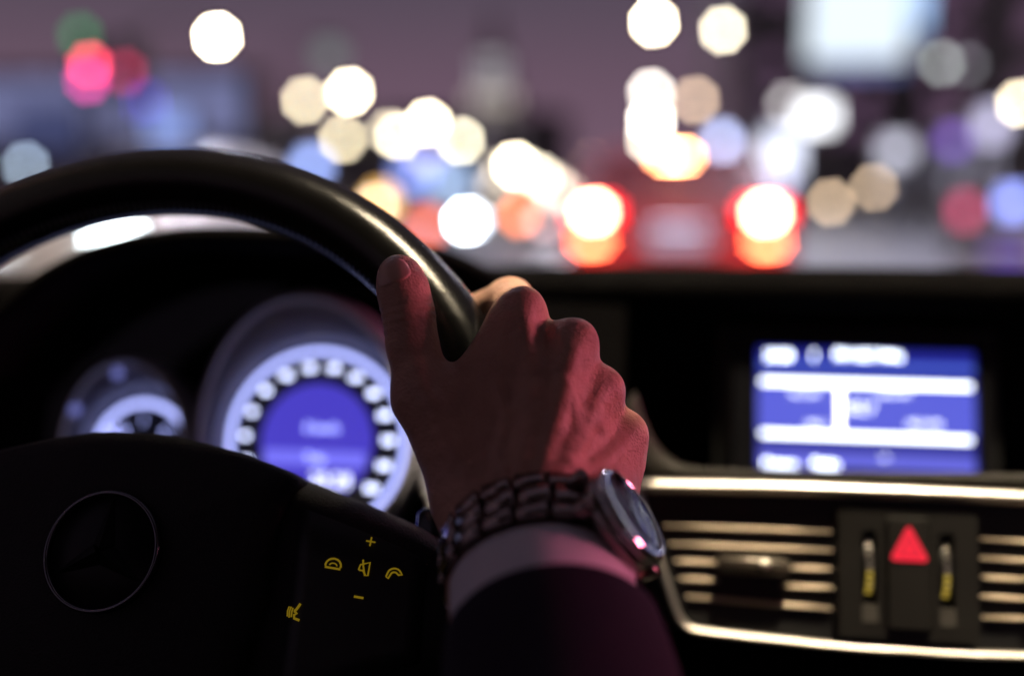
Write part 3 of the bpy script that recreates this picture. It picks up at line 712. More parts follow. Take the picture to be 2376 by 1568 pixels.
def surface_nets(D):
    s = D < 0
    nx, ny, nz = D.shape
    acc = np.zeros((nx - 1, ny - 1, nz - 1, 3), np.float32); cnt = np.zeros((nx - 1, ny - 1, nz - 1), np.float32)
    c = [(i, j, k) for i in (0, 1) for j in (0, 1) for k in (0, 1)]
    def sub(A, o): return A[o[0]:nx - 1 + o[0], o[1]:ny - 1 + o[1], o[2]:nz - 1 + o[2]]
    for o in c:
        for ax in range(3):
            if o[ax]: continue
            o2 = list(o); o2[ax] = 1
            a, b = sub(D, o), sub(D, o2); m = (a < 0) != (b < 0)
            t = np.where(m, a / np.where(m, a - b, 1), 0)
            base = np.array(o, np.float32); p = np.zeros(a.shape + (3,), np.float32) + base; p[..., ax] += t
            acc += p * m[..., None]; cnt += m
    act = cnt > 0; idx = -np.ones(act.shape, np.int64); ii = np.argwhere(act); idx[act] = np.arange(len(ii))
    V = ii + acc[act] / cnt[act][:, None]
    Q = []
    for ax in range(3):
        b1, b2 = (ax + 1) % 3, (ax + 2) % 3
        a = [slice(None)] * 3; b = [slice(None)] * 3; a[ax] = slice(0, -1); b[ax] = slice(1, None)
        m = s[tuple(a)] != s[tuple(b)]; sg = s[tuple(a)]
        E = np.argwhere(m); E = E[(E[:, b1] > 0) & (E[:, b2] > 0) & (E[:, b1] < D.shape[b1] - 1) & (E[:, b2] < D.shape[b2] - 1)]
        def g(d1, d2):
            q = E.copy(); q[:, b1] -= d1; q[:, b2] -= d2; return idx[q[:, 0], q[:, 1], q[:, 2]]
        f = np.stack([g(1, 1), g(0, 1), g(0, 0), g(1, 0)], 1)
        flip = ~sg[E[:, 0], E[:, 1], E[:, 2]]; f[flip] = f[flip][:, ::-1]
        Q.append(f)
    return V, np.concatenate(Q)
HV, HF = surface_nets(D)
HV = lo + HV * hstep
# light Laplacian smoothing
Eg = np.concatenate([HF[:, [0, 1]], HF[:, [1, 2]], HF[:, [2, 3]], HF[:, [3, 0]]]); Eg = np.concatenate([Eg, Eg[:, ::-1]])
deg = np.bincount(Eg[:, 0], minlength=len(HV)).astype(float)[:, None]
for it in range(3):
    A = np.stack([np.bincount(Eg[:, 0], weights=HV[Eg[:, 1], k], minlength=len(HV)) for k in range(3)], 1) / np.maximum(deg, 1)
    HV = HV + (A - HV) * (.5 if it % 2 == 0 else -.0 + .35)
HW = CAM + HV @ C2W.T
person = thing('person', 'right hand of the driver in a dark suit sleeve gripping the steering wheel rim', 'person', tuple(at(1290, 1640, .33)))
pI = Matrix.Translation(-Vector(person.location))
body = obj('body', HW, HF, SKIN, person, True, pI)
# thumb nail
tipc = cs(922, 640, .4237); tax = cs(922, 634, .4245) - cs(940, 700, .4213); tax /= np.linalg.norm(tax)
tn = np.array([-.28, .30, -1.0]); tn -= tax * np.dot(tn, tax); tn /= np.linalg.norm(tn); tsd = np.cross(tax, tn)
rg = []
def surf_r(c, d):
    a_, b_ = .001, .018
    for _ in range(22):
        m_ = (a_ + b_) / 2
        if dist_at(c + d * m_) < 0: a_ = m_
        else: b_ = m_
    return a_
for a in np.linspace(-1, 1, 17):
    half = 50 * max(.04, (1 - abs(a) ** 3.2)) ** .45
    ctr = tipc + tax * (.0062 * a - .0004); up_, dn_ = [], []
    for p in np.linspace(-1, 1, 13):
        dr = math.cos(math.radians(p * half)) * tn + math.sin(math.radians(p * half)) * tsd
        r0_ = surf_r(ctr, dr); lift = .00042 if (abs(p) < .97 and abs(a) < .97) else -.0001
        up_.append(ctr + dr * (r0_ + lift)); dn_.append(ctr + dr * (r0_ - .0010))
    rg.append(up_ + dn_[::-1])
obj('thumb_nail', [CAM + C2W @ p for r in loft(rg)[0:1] for p in map(np.array, r)], loft(rg)[1], NAIL, person, True, pI)

# sleeve and cuff around the forearm axis
Wr = cs(1250, 1285, .390); Aax = np.array([-.05, .497, .865]); Aax /= np.linalg.norm(Aax)
Lx = np.array([1.0, .0, .0]); Lx -= Aax * np.dot(Lx, Aax); Lx /= np.linalg.norm(Lx)
Lx = Lx * math.cos(.12) + np.cross(Aax, Lx) * math.sin(.12) * 1.0
Nx = np.cross(Lx, Aax) * -1
if Nx[2] > 0: Nx = -Nx
def aring(s, rl, rn, dl=0, dn=0, n=48, wob=0.0, ph=0):
    c = Wr + Aax * s + Lx * dl + Nx * dn
    return [CAM + C2W @ (c + Lx * rl * math.cos(a) * (1 + wob * math.sin(3 * a + ph)) + Nx * rn * math.sin(a) * (1 + wob * math.sin(2 * a + ph))) for a in np.linspace(0, 2 * math.pi, n, endpoint=False)]
obj('shirt_cuff', *loft([aring(-.10, .034, .029), aring(-.045, .0345, .0300), aring(-.020, .0350, .0300), aring(-.0175, .0352, .0302), aring(-.0172, .0343, .0293), aring(-.03, .0335, .0287)], True, False), SHIRT, person, True, pI)
sl = [(-.055, .0345, .0300), (-.047, .0360, .0312), (-.0462, .0376, .0328), (-.048, .0388, .0340), (-.058, .0398, .0352), (-.075, .0404, .0362), (-.10, .042, .038), (-.14, .045, .041), (-.19, .049, .045), (-.24, .052, .05), (-.28, .05, .05)]
obj('jacket_sleeve', *loft([aring(s + .006, a, b, .002, -.001, wob=.012 if s < -.06 else .004, ph=s * 60) for s, a, b in sl], True, True), SUIT, person, True, pI)
# upper arm going back beside the camera
el = CAM + C2W @ (Wr + Aax * -.25)
obj('upper_sleeve', *tube(spline([el + np.array([0, .05, .01]), el, el + np.array([.03, -.10, -.01]), el + np.array([.05, -.25, .03]), el + np.array([.04, -.36, .08])], 4), [.045] * 4 + [.055] * 4 + [.06] * 9, 20), SUIT, person, True, pI)

# ------------------------------------------------------------------ wristwatch
watch = thing('wristwatch', 'dark steel wristwatch with link bracelet on the wrist above the white cuff', 'wristwatch', tuple(CAM + C2W @ Wr))
wI = Matrix.Translation(-Vector(watch.location))
WL, WN = .0358, .0305
def wframe(a, s=0.0, extra=0.0):
    """frame on the wrist ellipse at angle a: x = round the wrist, y = along the arm, z = outwards"""
    p = Wr + Aax * s + Lx * (WL * math.cos(a)) + Nx * (WN * math.sin(a))
    nrm = Lx * math.cos(a) / WL + Nx * math.sin(a) / WN; nrm /= np.linalg.norm(nrm)
    tg = np.cross(Aax, nrm)
    p = p + nrm * extra
    return frame(CAM + C2W @ p, C2W @ tg, C2W @ Aax, C2W @ nrm)
ca = math.radians(31)                     # where the case sits
# equal arc-length steps round the ellipse
th = np.linspace(0, 2 * math.pi, 2000); arcl = np.concatenate([[0], np.cumsum(np.hypot(np.diff(WL * np.cos(th)), np.diff(WN * np.sin(th))))])
def ang_at(l): return float(np.interp(l % arcl[-1], arcl, th))
l0 = float(np.interp(ca, th, arcl)); gap = .021; pitch = .0120
nlk = int((arcl[-1] - 2 * gap) / pitch)
mid = new_mesh('bracelet_link', *bbox_bevel(-.0057, .0057, -.0050, .0050, -.0020, .0024, .0006), STEEL); fix_normals(mid)
sidel = new_mesh('bracelet_link', *bbox_bevel(-.0057, .0057, -.0037, .0037, -.0020, .0019, .0006), STEEL); fix_normals(sidel)
SB = -.003
for k in range(nlk + 1):
    a = ang_at(l0 + gap + k * (arcl[-1] - 2 * gap) / nlk)
    b = ang_at(l0 + gap + (k + .12) * (arcl[-1] - 2 * gap) / nlk)
    link_mesh('bracelet_link', mid, watch, wI @ wframe(a, SB, .001))
    if k < nlk:
        for sd in (-1, 1): link_mesh('bracelet_link', sidel, watch, wI @ wframe(b, SB + sd * .0087, .001))
CF = wI @ wframe(ca, SB - .003, -.0022) @ Matrix.Rotation(math.radians(-3), 4, 'Y')
obj('case', *lathe([(.0003, -.001), (.0165, -.001), (.0198, .001), (.0208, .004), (.0206, .0065), (.0195, .0072)], 56), STEEL, watch, True, CF)
obj('bezel', *lathe([(.0196, .0071), (.0208, .0078), (.0204, .0096), (.0185, .0112), (.0172, .0114), (.0168, .0105)], 72), STEELPOL, watch, True, CF)
obj('dial', *lathe([(.0003, .0098), (.0169, .0098)], 48), mat('watch_dial', (.012, .010, .016), .4), watch, True, CF, fix=False)
obj('crystal', *lathe([(.0003, .0121), (.009, .0119), (.015, .0114), (.0171, .0108)], 48), glass('watch_crystal', (.95, .95, .97), .10), watch, True, CF, fix=False)
for k in range(12):
    a = k * math.pi / 6
    obj('hour_marker', *box(-.0005, .0005, .0125, .0150, .0099, .0103), STEELPOL, watch, False, CF @ Matrix.Rotation(a, 4, 'Z'))
obj('hand', *box(-.0006, .0006, -.002, .0085, .0103, .0106), STEELPOL, watch, False, CF @ Matrix.Rotation(2.2, 4, 'Z'))
obj('hand', *box(-.0004, .0004, -.002, .0130, .0107, .0109), STEELPOL, watch, False, CF @ Matrix.Rotation(-.7, 4, 'Z'))
obj('crown', *lathe([(.0003, .0045), (.0028, .0045), (.0032, .004), (.0032, 0), (.002, -.001)], 20), STEELPOL, watch, True, CF @ Matrix.Translation((0, .0205, .004)) @ Matrix.Rotation(-math.pi / 2, 4, 'X'))
for sx_ in (-1, 1):
    for sy_ in (-1, 1):
        obj('lug', *bbox_bevel(-.004, .004, -.0022, .0022, -.003, .0045, .001), STEEL, watch, True, CF @ Matrix.Translation((sx_ * .0195, sy_ * .0085, .0)))

# ------------------------------------------------------------------ street: lamps, signs, cars
def px_world(u, v, y): return on_y(u, v, y)
def blur_px(d): return FPX * cam.lens * .001 / cam.dof.aperture_fstop * (1 / cam.dof.focus_distance - 1 / d)
def lamp_mat(name, col, L, size, d):
    """emission so that the lamp's out-of-focus disc reaches brightness L"""
    ratio = min(1.0, (size * FPX / d / blur_px(d)) ** 2)
    return emit(name, col, L / ratio)
WARM = (1.0, .86, .60); WARM2 = (1.0, .90, .72); COOL = (.80, .90, 1.0)
def street_lamp(u, v, y, label, L=2.0, col=WARM, side=-1, size=None, kind='arm', px_size=22):
    P = px_world(u, v, y); d = y
    size = size or px_size * d / FPX
    m = lamp_mat('lamp_light', col, L, size, d)
    bx = P[0] + side * (2.2 if kind == 'arm' else 0); r = size / 2
    t = thing('street_lamp', label, 'street lamp', (bx, P[1], .13), 'street lamps along the road')
    ti = Matrix.Translation((-bx, -P[1], -.13))
    if kind == 'arm':
        obj('pole', *tube([(bx, P[1], .13), (bx, P[1], P[2] * .6), (bx, P[1], P[2] + r + .15)], [.10, .08, .06], 8), POLE, t, True, ti)
        obj('arm', *tube(spline([(bx, P[1], P[2] + r + .05), (bx - side * .8, P[1], P[2] + r + .35), (P[0], P[1], P[2] + r + .12)], 5), .04, 6), POLE, t, True, ti)
        obj('lamp_housing', *loft([[(P[0] + a * r * 1.15, P[1] + b * r * 1.15, z) for a, b in ((math.cos(q), math.sin(q)) for q in np.linspace(0, 6.283, 12, endpoint=False))] for z in (P[2] + r * .8, P[2] + r * 1.15)]), POLE, t, True, ti)
    else:
        obj('pole', *tube([(bx, P[1], .13), (bx, P[1], P[2] - r)], [.09, .06], 8), POLE, t, True, ti)
        obj('lamp_housing', *tube([(bx, P[1], P[2] - r * 1.2), (bx, P[1], P[2] - r * .85)], r * .6, 10), POLE, t, True, ti)
    obj('globe', *uvsphere((P[0], P[1], P[2]), r), m, t, True, ti)
    return t
street_lamp(503, 86, 27, 'brightest street lamp high on the upper left of the sky', 6.0, WARM, -1)
street_lamp(1517, 52, 26, 'bright street lamp hanging straight ahead at the top of the frame', 3.4, WARM, 1)
street_lamp(1677, 70, 30, 'cream street lamp at top right of the lamp straight ahead', 1.15, (1.0, .90, .68), 1)
street_lamp(708, 233, 40, 'cream street lamp above the wheel rim, left of a brighter lamp', .86, (1, .86, .58), -1)
street_lamp(811, 213, 38, 'bright white street lamp upper of the three above the wheel rim', 2.6, WARM, -1)
street_lamp(795, 323, 44, 'cream street lamp lowest of the three above the wheel rim', .84, (1, .85, .57), -1)
street_lamp(905, 306, 50, 'dim cream street lamp partly behind its brighter right neighbour', .55, (1, .86, .62), -1)
street_lamp(924, 316, 46, 'bright street lamp at left of the overlapping lamp cluster', 1.0, (1, .88, .66), -1)
street_lamp(993, 285, 46, 'topmost bright street lamp of the overlapping lamp cluster', 2.2, WARM, -1)
street_lamp(1069, 327, 50, 'bright street lamp at right end of the overlapping lamp cluster', 1.1, (1, .9, .66), -1)
street_lamp(1195, 385, 58, 'bright street lamp low over the far road beside the tower', 2.6, WARM, -1, kind='post')
street_lamp(1255, 412, 60, 'pale post lamp just right of the bright low lamp', .78, (1, .88, .68), -1, kind='post')
street_lamp(1226, 398, 66, 'cream post lamp second in the chain running towards the red car', .55, (1, .88, .68), -1, kind='post')
street_lamp(1284, 428, 64, 'peach post lamp third in the chain running towards the red car', .34, (1, .80, .62), -1, kind='post')
street_lamp(1312, 446, 58, 'dim peach post lamp last in the chain before the red car', .22, (1, .76, .62), -1, kind='post')
street_lamp(1165, 395, 60, 'faint post lamp just left of the bright low lamp', .30, (1, .86, .7), -1, kind='post')
street_lamp(1511, 215, 42, 'white street lamp second from top in the row straight ahead', 1.0, (1, .92, .82), 1)
street_lamp(1511, 280, 52, 'bright white street lamp third from top in the row straight ahead', 2.6, (1, .93, .78), 1)
street_lamp(1508, 325, 60, 'lowest street lamp of the row straight ahead', 1.0, (1, .92, .75), 1)
street_lamp(1614, 232, 44, 'dim tan street lamp right of the row straight ahead', .50, (1, .72, .50), 1)
street_lamp(1380, 380, 46, 'dim orange street lamp above the left brake light', .40, (1, .56, .38), -1)
street_lamp(2366, 240, 34, 'cream street lamp cut by the right edge of the frame', 1.0, (1, .86, .6), 1)
street_lamp(1928, 470, 24, 'dim tan post lamp lower left of a pair at right', .46, (1, .72, .48), 1, kind='post')
street_lamp(2028, 435, 26, 'dim tan post lamp upper right of a pair at right', .36, (1, .72, .48), 1, kind='post')
street_lamp(2185, 147, 34, 'dim grey street lamp beside the big lit billboard', .16, (.9, 1, .95), 1)
street_lamp(2245, 150, 38, 'faintest grey street lamp right of the dim grey one', .05, (.9, .9, 1), 1)
street_lamp(765, 130, 48, 'faint grey green street lamp high above the wheel rim', .07, (.8, 1, .95), -1, px_size=60)
# lamps standing beside and behind the car, out of the frame: they light the dash
def side_lamp(x, y, z, r, E, label, col=WARM):
    t = thing('street_lamp', label, 'street lamp', (x + 6.8, y, .13), 'street lamps along the road'); ti = Matrix.Translation((-x - 6.8, -y, -.13))
    obj('pole', *tube([(x + 6.8, y, .13), (x + 6.8, y, z + .2)], [.1, .06], 8), POLE, t, True, ti)
    obj('arm', *tube([(x + 6.8, y, z + .2), (x, y, z + r + .1)], .04, 6), POLE, t, True, ti)
    obj('lamp_housing', *tube([(x, y, z + r * .85), (x, y, z + r * 1.2)], r * .8, 10), POLE, t, True, ti)
    obj('globe', *uvsphere((x, y, z), r), emit('lamp_light', col, E), t, True, ti)
    return t
side_lamp(.9, .245, 6.6, .22, 1900, 'tall street lamp reaching over the car roof, out of frame', (1.0, .82, .56))

def lamp_beam(t, x, y, z, P, col):
    sp = bpy.data.lights.new('lamp_beam', 'SPOT'); sp.energy = P; sp.color = col; sp.spot_size = math.radians(140); sp.spot_blend = .6; sp.shadow_soft_size = .2
    so = bpy.data.objects.new('lamp_beam', sp); COL.objects.link(so); so.parent = t; so.matrix_basis = Matrix.Translation((x - t.location.x, y - t.location.y, z - .3 - t.location.z))
for lx, ly, lab, lcol in ((3.6, 16.0, 'tall cool street lamp above the top of the frame, right of the red car', (.84, .82, 1.0)), (-6.0, 15.0, 'tall street lamp above the top of the frame, left of the red car', (.80, .80, 1.0))):
    lt = side_lamp(lx, ly, 8.0, .22, 60, lab, lcol); lamp_beam(lt, lx, ly, 8.0, 10000 if lx > 0 else 4500, lcol)

# lit signs and lightboxes: frame, panel, post or wall bracket
def lightbox(u0, v0, u1, v1, y, col, L, label, name='lit_sign', posts=True, cat='sign', wall=None):
    P = px_world((u0 + u1) / 2, (v0 + v1) / 2, y); w = (u1 - u0) / FPX * y; h = (v1 - v0) / FPX * y
    t = thing(name, label, cat, (P[0], y, .0)); ti = Matrix.Translation((-P[0], -y, 0))
    obj('housing', *box(P[0] - w / 2 - .08, P[0] + w / 2 + .08, y + .03, y + .35, P[2] - h / 2 - .08, P[2] + h / 2 + .08), POLE, t, False, ti)
    obj('panel', *box(P[0] - w / 2, P[0] + w / 2, y, y + .028, P[2] - h / 2, P[2] + h / 2), emit('sign_light', col, L / min(1.0, (u1 - u0) * (v1 - v0) / (.785 * blur_px(y) ** 2))), t, False, ti)
    if posts and P[2] - h / 2 > .2:
        for s in (-.3, .3):
            obj('post', *tube([(P[0] + s * w, y + .2, 0), (P[0] + s * w, y + .2, P[2] - h / 2)], .07, 8), POLE, t, True, ti)
    return t
bb = lightbox(1885, -40, 2095, 132, 40, (.80, .90, 1.0), 1.25, 'big white lit billboard at the top right', 'billboard', cat='billboard')
lightbox(1900, 134, 2085, 168, 40.2, (.26, .34, .85), .34, 'dim blue lower strip of the lit billboard', 'billboard', cat='billboard')
lightbox(2096, -60, 2150, 62, 40.5, (.40, .62, 1.0), .95, 'light blue lit screen on the right side of the white billboard', 'billboard', cat='billboard')
lightbox(1850, 245, 1930, 292, 30, (.95,.96,1.0), 1.5, 'bright oval white shop sign under the billboard', cat='sign')
lightbox(1818, 230, 1850, 255, 30.3, (.9,.85,.85), 0.35, 'dim white sign touching the bright oval sign', cat='sign')
lightbox(1778, 312, 1848, 405, 24, (.78,.82,1.0), 1.5, 'tall white lit advertising column right of the red car', 'advertising_column', cat='sign')
lightbox(1772, 404, 1822, 440, 23.8, (.66,.66,1.0), .55, 'lavender lower panel beneath the tall white advertising column', cat='sign')
lightbox(1660, 312, 1690, 348, 26, (.55,.62,1.0), .85, 'small lavender lit sign between the lamps and the advertising column', cat='sign')
lightbox(2055, 330, 2105, 370, 22, (.28,.28,.34), 1.0, 'grey glowing shop window sign at right', cat='sign')
lightbox(2282, 262, 2325, 320, 20, (.34,.32,.46), 1.0, 'pale lavender lit sign near the right edge', cat='sign')
lightbox(2195, 312, 2230, 345, 20.5, (.06,.025,.18), 1.0, 'dark violet lit sign left of the pale lavender one', cat='sign')
lightbox(2330, 450, 2375, 490, 14, (.26,.32,.85), 1.0, 'blue lit shop sign low at the right edge', cat='sign')
lightbox(2225, 470, 2255, 510, 14.5, (.26,.03,.07), 1.0, 'small red lit sign beside the blue shop sign', cat='sign')
lightbox(2300, 570, 2390, 610, 10, (.03,.02,.16), 1.0, 'dark blue lit panel low at the right edge', cat='sign', posts=False)
lightbox(340, 262, 440, 330, 30, (.24,.33,.72), 1.0, 'pale blue lit sign above the wheel rim at left', cat='sign')
lightbox(322, 222, 352, 252, 31, (.05,.03,.40), 1.0, 'deep violet blue lit sign above the pale blue one', cat='sign')
lightbox(700, 365, 745, 405, 26, (.34,.45,.95), 1.0, 'blue lit sign just above the wheel rim right of its top', cat='sign')
lightbox(925, 385, 985, 430, 30, (.22,.30,.80), 0.9, 'blue lit shop sign under the lamp cluster', cat='sign')
lightbox(1005, 395, 1085, 450, 28, (.42,.58,.90), 0.85, 'pale blue lit shop front under the lamp cluster', cat='sign')
lightbox(965, 345, 1010, 380, 40, (.40,.38,.75), 0.8, 'faint lavender sign just beneath the lamp cluster', cat='sign')
lightbox(20, 250, 200, 350, 34, (.10, .12, .30), .55, 'long dim blue lit shop front at the far left', cat='sign')
street_lamp(60, 385, 22, 'pale blue post lamp at the left edge above the wheel rim', .42, (.62, .78, 1), -1, kind='post', px_size=24)
street_lamp(432, 362, 24, 'pinkish white post lamp just behind the top of the wheel rim', .85, (1, .85, .82), -1, kind='post')

# traffic signal on the left
ts_y = 26
def signal(u, v, cols, label):
    P = px_world(u, v, ts_y)
    t = thing('traffic_light', label, 'traffic light', (P[0], ts_y, 0)); ti = Matrix.Translation((-P[0], -ts_y, 0))
    obj('post', *tube([(P[0], ts_y + .2, 0), (P[0], ts_y + .2, P[2] + .9)], .08, 8), POLE, t, True, ti)
    obj('housing', *box(P[0] - .26, P[0] + .26, ts_y, ts_y + .3, P[2] - .75, P[2] + .95), PLASTIC, t, False, ti)
    for du, dv, col, L, sz in cols:
        Q = px_world(u + du, v + dv, ts_y - .02)
        obj('signal_lens', *uvsphere(tuple(Q), sz / 2, 14, 8, (1, .3, 1)), lamp_mat('signal_light', col, L, sz, ts_y), t, True, ti)
signal(205, 165, [(3, -14, (1.0, .06, .12), 1.0, .30), (-2, 22, (.85, .05, .35), .7, .36), (-20, -82, (.02, .35, .10), .28, .4)], 'traffic light with glowing red lenses at the upper left')
signal(290, 168, [(0, 0, (.8, .04, .14), .30, .36)], 'dimmer red traffic light right of the bright red one')

# small warning lamps on posts along the median
def warning_lamp(u, v, y, col, L, label, size=.24):
    P = px_world(u, v, y); t = thing('warning_lamp', label, 'warning lamp', (P[0], y, 0), 'warning lamps on the median'); ti = Matrix.Translation((-P[0], -y, 0))
    zb = max(P[2] - size / 2, .05)
    obj('base', *tube([(P[0], y, 0), (P[0], y, .06)], .16, 10), RUBBER, t, True, ti)
    obj('post', *tube([(P[0], y, .0), (P[0], y, zb)], .03, 8), POLE, t, True, ti)
    obj('lens', *uvsphere(tuple(P), size / 2, 14, 8), lamp_mat('warning_light', col, L, size, y), t, True, ti)
warning_lamp(885, 468, 15, (1.0, .52, .10), 1.0, 'amber warning lamp just right of the wheel rim', .34)
warning_lamp(872, 478, 14.5, (1.0, .75, .5), .9, 'white warning lamp overlapping the amber one', .18)
warning_lamp(992, 524, 12.5, (1.0, .16, .07), .85, 'soft red warning lamp left of the white headlight', .26)
warning_lamp(1205, 500, 14.2, (1.0, .22, .06), .95, 'orange red warning lamp right of the white headlight', .20)
warning_lamp(1262, 512, 14.0, (1.0, .62, .66), .38, 'pale pink warning lamp left of the left brake light', .18)
warning_lamp(1290, 448, 22, (1.0, .80, .66), .42, 'peach warning lamp between the pale post lamp and the left brake light', .26)
warning_lamp(1150, 430, 26, (1.0, .84, .72), .30, 'faint cream warning lamp under the bright low lamp', .30)
warning_lamp(1330, 470, 17, (1.0, .70, .55), .30, 'faint peach warning lamp touching the left brake light', .22)

# cars
TYRE = RUBBER; CARGLASS = mat('dark_car_glass', (.012, .010, .014), .1, spec=.6)
RIMM = mat('alloy_rim', (.35, .35, .36), .35, metal=1.0)
def car_profile(L=4.6):
    # side outline (y along length, z), rear at y=0, front at y=L
    low_ = [(0.0, .45), (.02, .62), (.03, .92), (.10, 1.00), (.62, 1.03), (1.12, 1.38), (1.75, 1.45), (2.45, 1.42), (3.15, 1.06), (4.3, .88), (4.55, .70), (4.6, .45)]
    return low_
def make_car(name, label, loc, flip, paint, tail=None, head=None, group=None):
    """rear at local y = 0, nose at y = 4.6; flip turns the nose towards the camera"""
    mw = Matrix.Translation(loc) @ (Matrix.Rotation(math.pi, 4, 'Z') if flip else Matrix.Identity(4))
    t = thing(name, label, 'car', mw=mw, group=group)
    low_ = spline([(y, z) for y, z in car_profile()], 3)
    secs = []
    for k in np.linspace(-1, 1, 17):
        w = .91 * k; rnd = 1 - .10 * abs(k) ** 6
        r = []
        for y, z in low_:
            tuck = .16 * max(0, z - 1.0) / .45
            r.append((w * (1 - tuck), .0 + y + (.10 * abs(k) ** 3 if y < .5 else (-.18 * abs(k) ** 3 if y > 4.2 else 0)), .45 + (z - .45) * (rnd if z > .9 else 1)))
        r += [(w, 4.5, .22), (w, 2.3, .20), (w, .12, .24)]
        secs.append(r)
    obj('body', *loft(secs), paint, t)
    obj('rear_window', *loft([[(k * (.66 - .10 * q), .70 + .40 * q, 1.085 + .285 * q) for k in np.linspace(-1, 1, 7)] for q in (0, .5, 1)], False, False), CARGLASS, t)
    obj('windscreen', *loft([[(k * (.70 - .12 * q), 3.10 - .62 * q, 1.12 + .29 * q) for k in np.linspace(-1, 1, 7)] for q in (0, .5, 1)], False, False), CARGLASS, t)
    obj('rear_bumper', *bbox_bevel(-.88, .88, -.08, .2, .30, .56, .05), paint, t)
    obj('front_bumper', *bbox_bevel(-.88, .88, 4.42, 4.68, .25, .52, .05), paint, t)
    for sx_ in (-1, 1):
        for wyy in (.85, 3.75):
            wh = obj('wheel', *lathe([(.20, -.10), (.30, -.11), (.325, -.08), (.325, .08), (.30, .11), (.20, .10)], 28), TYRE, t, True, Matrix.Translation((sx_ * .82, wyy, .325)) @ Matrix.Rotation(math.pi / 2, 4, 'Y'))
            obj('hub_rim', *lathe([(.001, .09), (.19, .095), (.21, .06), (.21, -.06), (.19, -.095), (.001, -.09)], 24), RIMM, wh)
        obj('door_mirror', *uvsphere((sx_ * .98, 2.95, 1.05), .10, 12, 8, (1, .6, .7)), paint, t)
    obj('licence_plate', *box(-.26, .26, -.092, -.082, .63, .75), mat('plate_white', (.26, .27, .38), .5), t, False)
    if tail: obj('plate_lamp', *box(-.2, .2, -.16, -.10, .79, .80), emit('plate_lamp_light', (.75, .75, 1.0), 5), t, False)
    if tail:
        tail(t)
    if head:
        head(t)
    return t
def tails(core, up, lowc, dist):
    def f(t):
        for s in (-1, 1):
            h = obj('tail_light', *bbox_bevel(s * .675 - .17, s * .675 + .17, -.03, .06, .835, .965, .02), emit('red_lens_glow', (1.0, .012, .02), 9.0, (.35, .01, .015)), t)
            obj('brake_lamp', *uvsphere((s * .675, -.045, .90), .075, 16, 8, (1.15, .35, .85)), lamp_mat('brake_light', core[0], core[1], .15, dist), h)
            obj('rear_lamp', *uvsphere((s * .685, -.100, .675), .07, 16, 8, (1.5, .35, .55)), lamp_mat('rear_light', lowc[0], lowc[1], .13, dist), h)
        obj('high_brake_lamp', *bbox_bevel(-.15, .11, 1.05, 1.08, 1.335, 1.375, .01), emit('high_brake_light', up[0], up[1]), t)
    return f
REDPAINT = mat('dark_red_car_paint', (.15, .004, .012), .6, spec=.25)
PLATEL = emit('plate_light', (.62, .60, .95), 1.0)
ahead = make_car('sedan_car', 'red sedan stopped ahead with both brake lights and high brake light glowing', (.21, 8.1, 0), False, REDPAINT,
                 tails(((1.0, .17, .10), 26.0), ((1.0, .36, .15), 110), ((1.0, .13, .05), 5.0), 8.1))
def heads(L, dist, col=COOL, w=.17):
    def f(t):
        for s in (-1, 1):
            h = obj('headlight', *bbox_bevel(s * .66 - .2, s * .66 + .2, 4.50, 4.62, .58, .74, .03), CARGLASS, t)
            obj('head_lamp', *uvsphere((s * .66, 4.64, .655), w / 2, 16, 8, (1, .4, .9)), lamp_mat('head_light', col, L, w, dist), h)
    return f
GREYP = mat('grey_car_paint', (.10, .10, .11), .3, spec=.6, coat=.5); WHITEP = mat('white_car_paint', (.55, .55, .56), .3, coat=.5)
# oncoming: nose towards us; nose y = loc.y - 4.6
warning_lamp(1080, 513, 11.6, (.82, .92, 1.0), 5.0, 'bright white headlight right of the wheel rim, set on a low post', .15)  # oncoming headlight pair, built without a car on added low posts
warning_lamp(1098, 512, 12.2, (.75, .85, 1.0), 1.0, 'fainter white headlight overlapping the bright one', .15)
P = px_world(262, 545, 8.2)
make_car('white_car', 'nearest oncoming car, its headlight blazing between wheel rim and instrument hood', (P[0] - .66, 8.2 + 4.66, 0), True, WHITEP, None, heads(14.0, 8.2, (.85, .95, 1.0), .42))

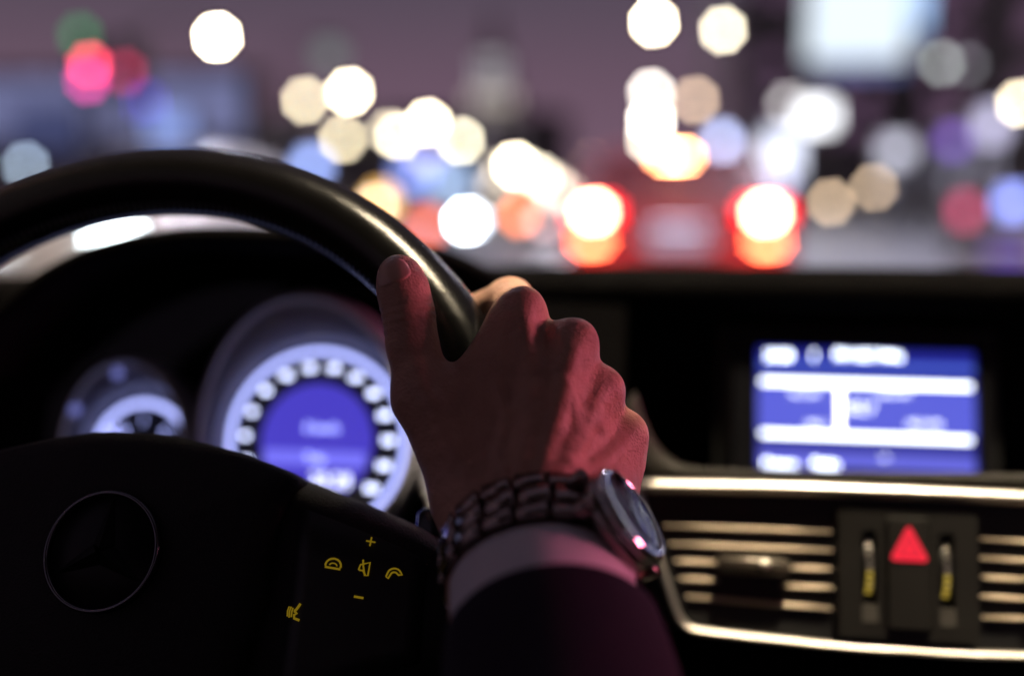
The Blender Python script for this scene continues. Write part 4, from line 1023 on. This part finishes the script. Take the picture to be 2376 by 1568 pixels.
# buildings
BW = mat('building_wall', (.16, .15, .17), .8, var=.2, varscale=.5); BSTONE = mat('building_stone', (.36, .33, .30), .8, var=.15, varscale=.3)
def building(name, label, x0, x1, y0, y1, h, m, cols, rows, wcol, L, lit, face='front', wsize=.55):
    t = thing(name, label, 'building', ((x0 + x1) / 2, y0, 0)); ti = Matrix.Translation((-(x0 + x1) / 2, -y0, 0))
    obj('wall', *box(x0, x1, y0, y1, -.01, h), m, t, False, ti)
    obj('roof', *box(x0 - .3, x1 + .3, y0 - .3, y1 + .3, h, h + .5), BW, t, False, ti)
    on = emit('lit_window', wcol, L); off = CARGLASS
    if face == 'front':
        cw, ch = (x1 - x0) / cols, (h - 3.5) / rows; me0 = new_mesh('window', *box(-cw * wsize / 2, cw * wsize / 2, -.06, -.01, -ch * wsize / 2, ch * wsize / 2), on, False); me1 = me0.copy(); me1.materials[0] = off
        for i in range(cols):
            for j in range(rows):
                link_mesh('window', me0 if random.random() < lit else me1, t, ti @ Matrix.Translation((x0 + (i + .5) * cw, y0, 3.5 + (j + .5) * ch)))
    else:
        xf = x1 if face == 'right' else x0; sg = 1 if face == 'right' else -1
        cw, ch = (y1 - y0) / cols, (h - 3.5) / rows; q = sorted((sg * .01, sg * .06)); me0 = new_mesh('window', *box(q[0], q[1], -cw * wsize / 2, cw * wsize / 2, -ch * wsize / 2, ch * wsize / 2), on, False); me1 = me0.copy(); me1.materials[0] = off
        for i in range(cols):
            for j in range(rows):
                link_mesh('window', me0 if random.random() < lit else me1, t, ti @ Matrix.Translation((xf, y0 + (i + .5) * cw, 3.5 + (j + .5) * ch)))
    return t
building('office_block', 'dim blue lit office block at the far left', -56, -25, 60, 63, 7.2, BW, 10, 5, (.28, .30, .58), .75, .95, 'front', .86)  # large glowing windows stand in for the light on its facade
building('shop_building', 'dark building along the right side of the road', 17, 34, 12, 64, 19, BW, 9, 5, (.42, .22, .40), .30, .55, 'left')
building('corner_building', 'far building behind the lit signs, purple in the dark', 8, 26, 85, 110, 17, BW, 7, 5, (.30, .16, .30), .5, .5)
building('low_building', 'low far building behind the lamp cluster', -40, -9, 96, 110, 6.5, BW, 10, 2, (.50, .42, .50), .5, .6)
# stepped tower; warm window glow stands in for floodlight on its stone
tw_ = thing('tower', 'pale stepped tower building fading up into the night sky in the centre', 'tower', (-24, 150, 0))
def tier(w, z0, z1, cols, rows, col, L):
    obj('tier', *box(-w / 2, w / 2, 0, w, z0, z1), BSTONE, tw_, False)
    me0 = new_mesh('window', *box(-w / cols * .36, w / cols * .36, -.06, -.01, -(z1 - z0) / rows * .36, (z1 - z0) / rows * .36), emit('tower_flood_glow', col, L), False)
    for i in range(cols):
        for j in range(rows): link_mesh('window', me0, tw_, Matrix.Translation((-w / 2 + (i + .5) * w / cols, 0, z0 + (j + .5) * (z1 - z0) / rows)))
tier(9.5, -.01, 8.5, 5, 3, (.75, .62, .55), 1.2); tier(7.0, 8.5, 13.5, 4, 2, (.72, .62, .56), 1.15); tier(4.2, 13.5, 18.5, 3, 2, (.60, .58, .62), 1.0)
obj('spire', *loft([[(a * w, 2.1 + b * w, z) for a, b in ((-1, -1), (1, -1), (1, 1), (-1, 1))] for w, z in ((1.6, 18.5), (.9, 21.5), (.1, 26))]), BSTONE, tw_, False)

# red neon shop sign on the right-hand side, ahead of the passenger window: the red light on the hand
NX, NY, NZ = 7.6, 1.86, 2.2
t = thing('neon_sign', 'red neon shop sign out of frame beside the passenger window', 'sign', (NX, NY, .13)); ti = Matrix.Translation((-NX, -NY, -.13))
obj('backboard', *box(NX + .05, NX + .2, NY - .9, NY + .9, NZ - .65, NZ + .65), POLE, t, False, ti)
for k in range(5):
    zz = NZ - .5 + k * .25
    obj('neon_tube', *tube([(NX - .05, NY - .8, zz), (NX - .05, NY + .8, zz)], .06, 8), emit('neon_red', (1.0, .21, .36), 128), t, True, ti)
for yy in (-.7, .7): obj('post', *tube([(NX + .12, NY + yy, .13), (NX + .12, NY + yy, NZ - .65)], .06, 8), POLE, t, True, ti)
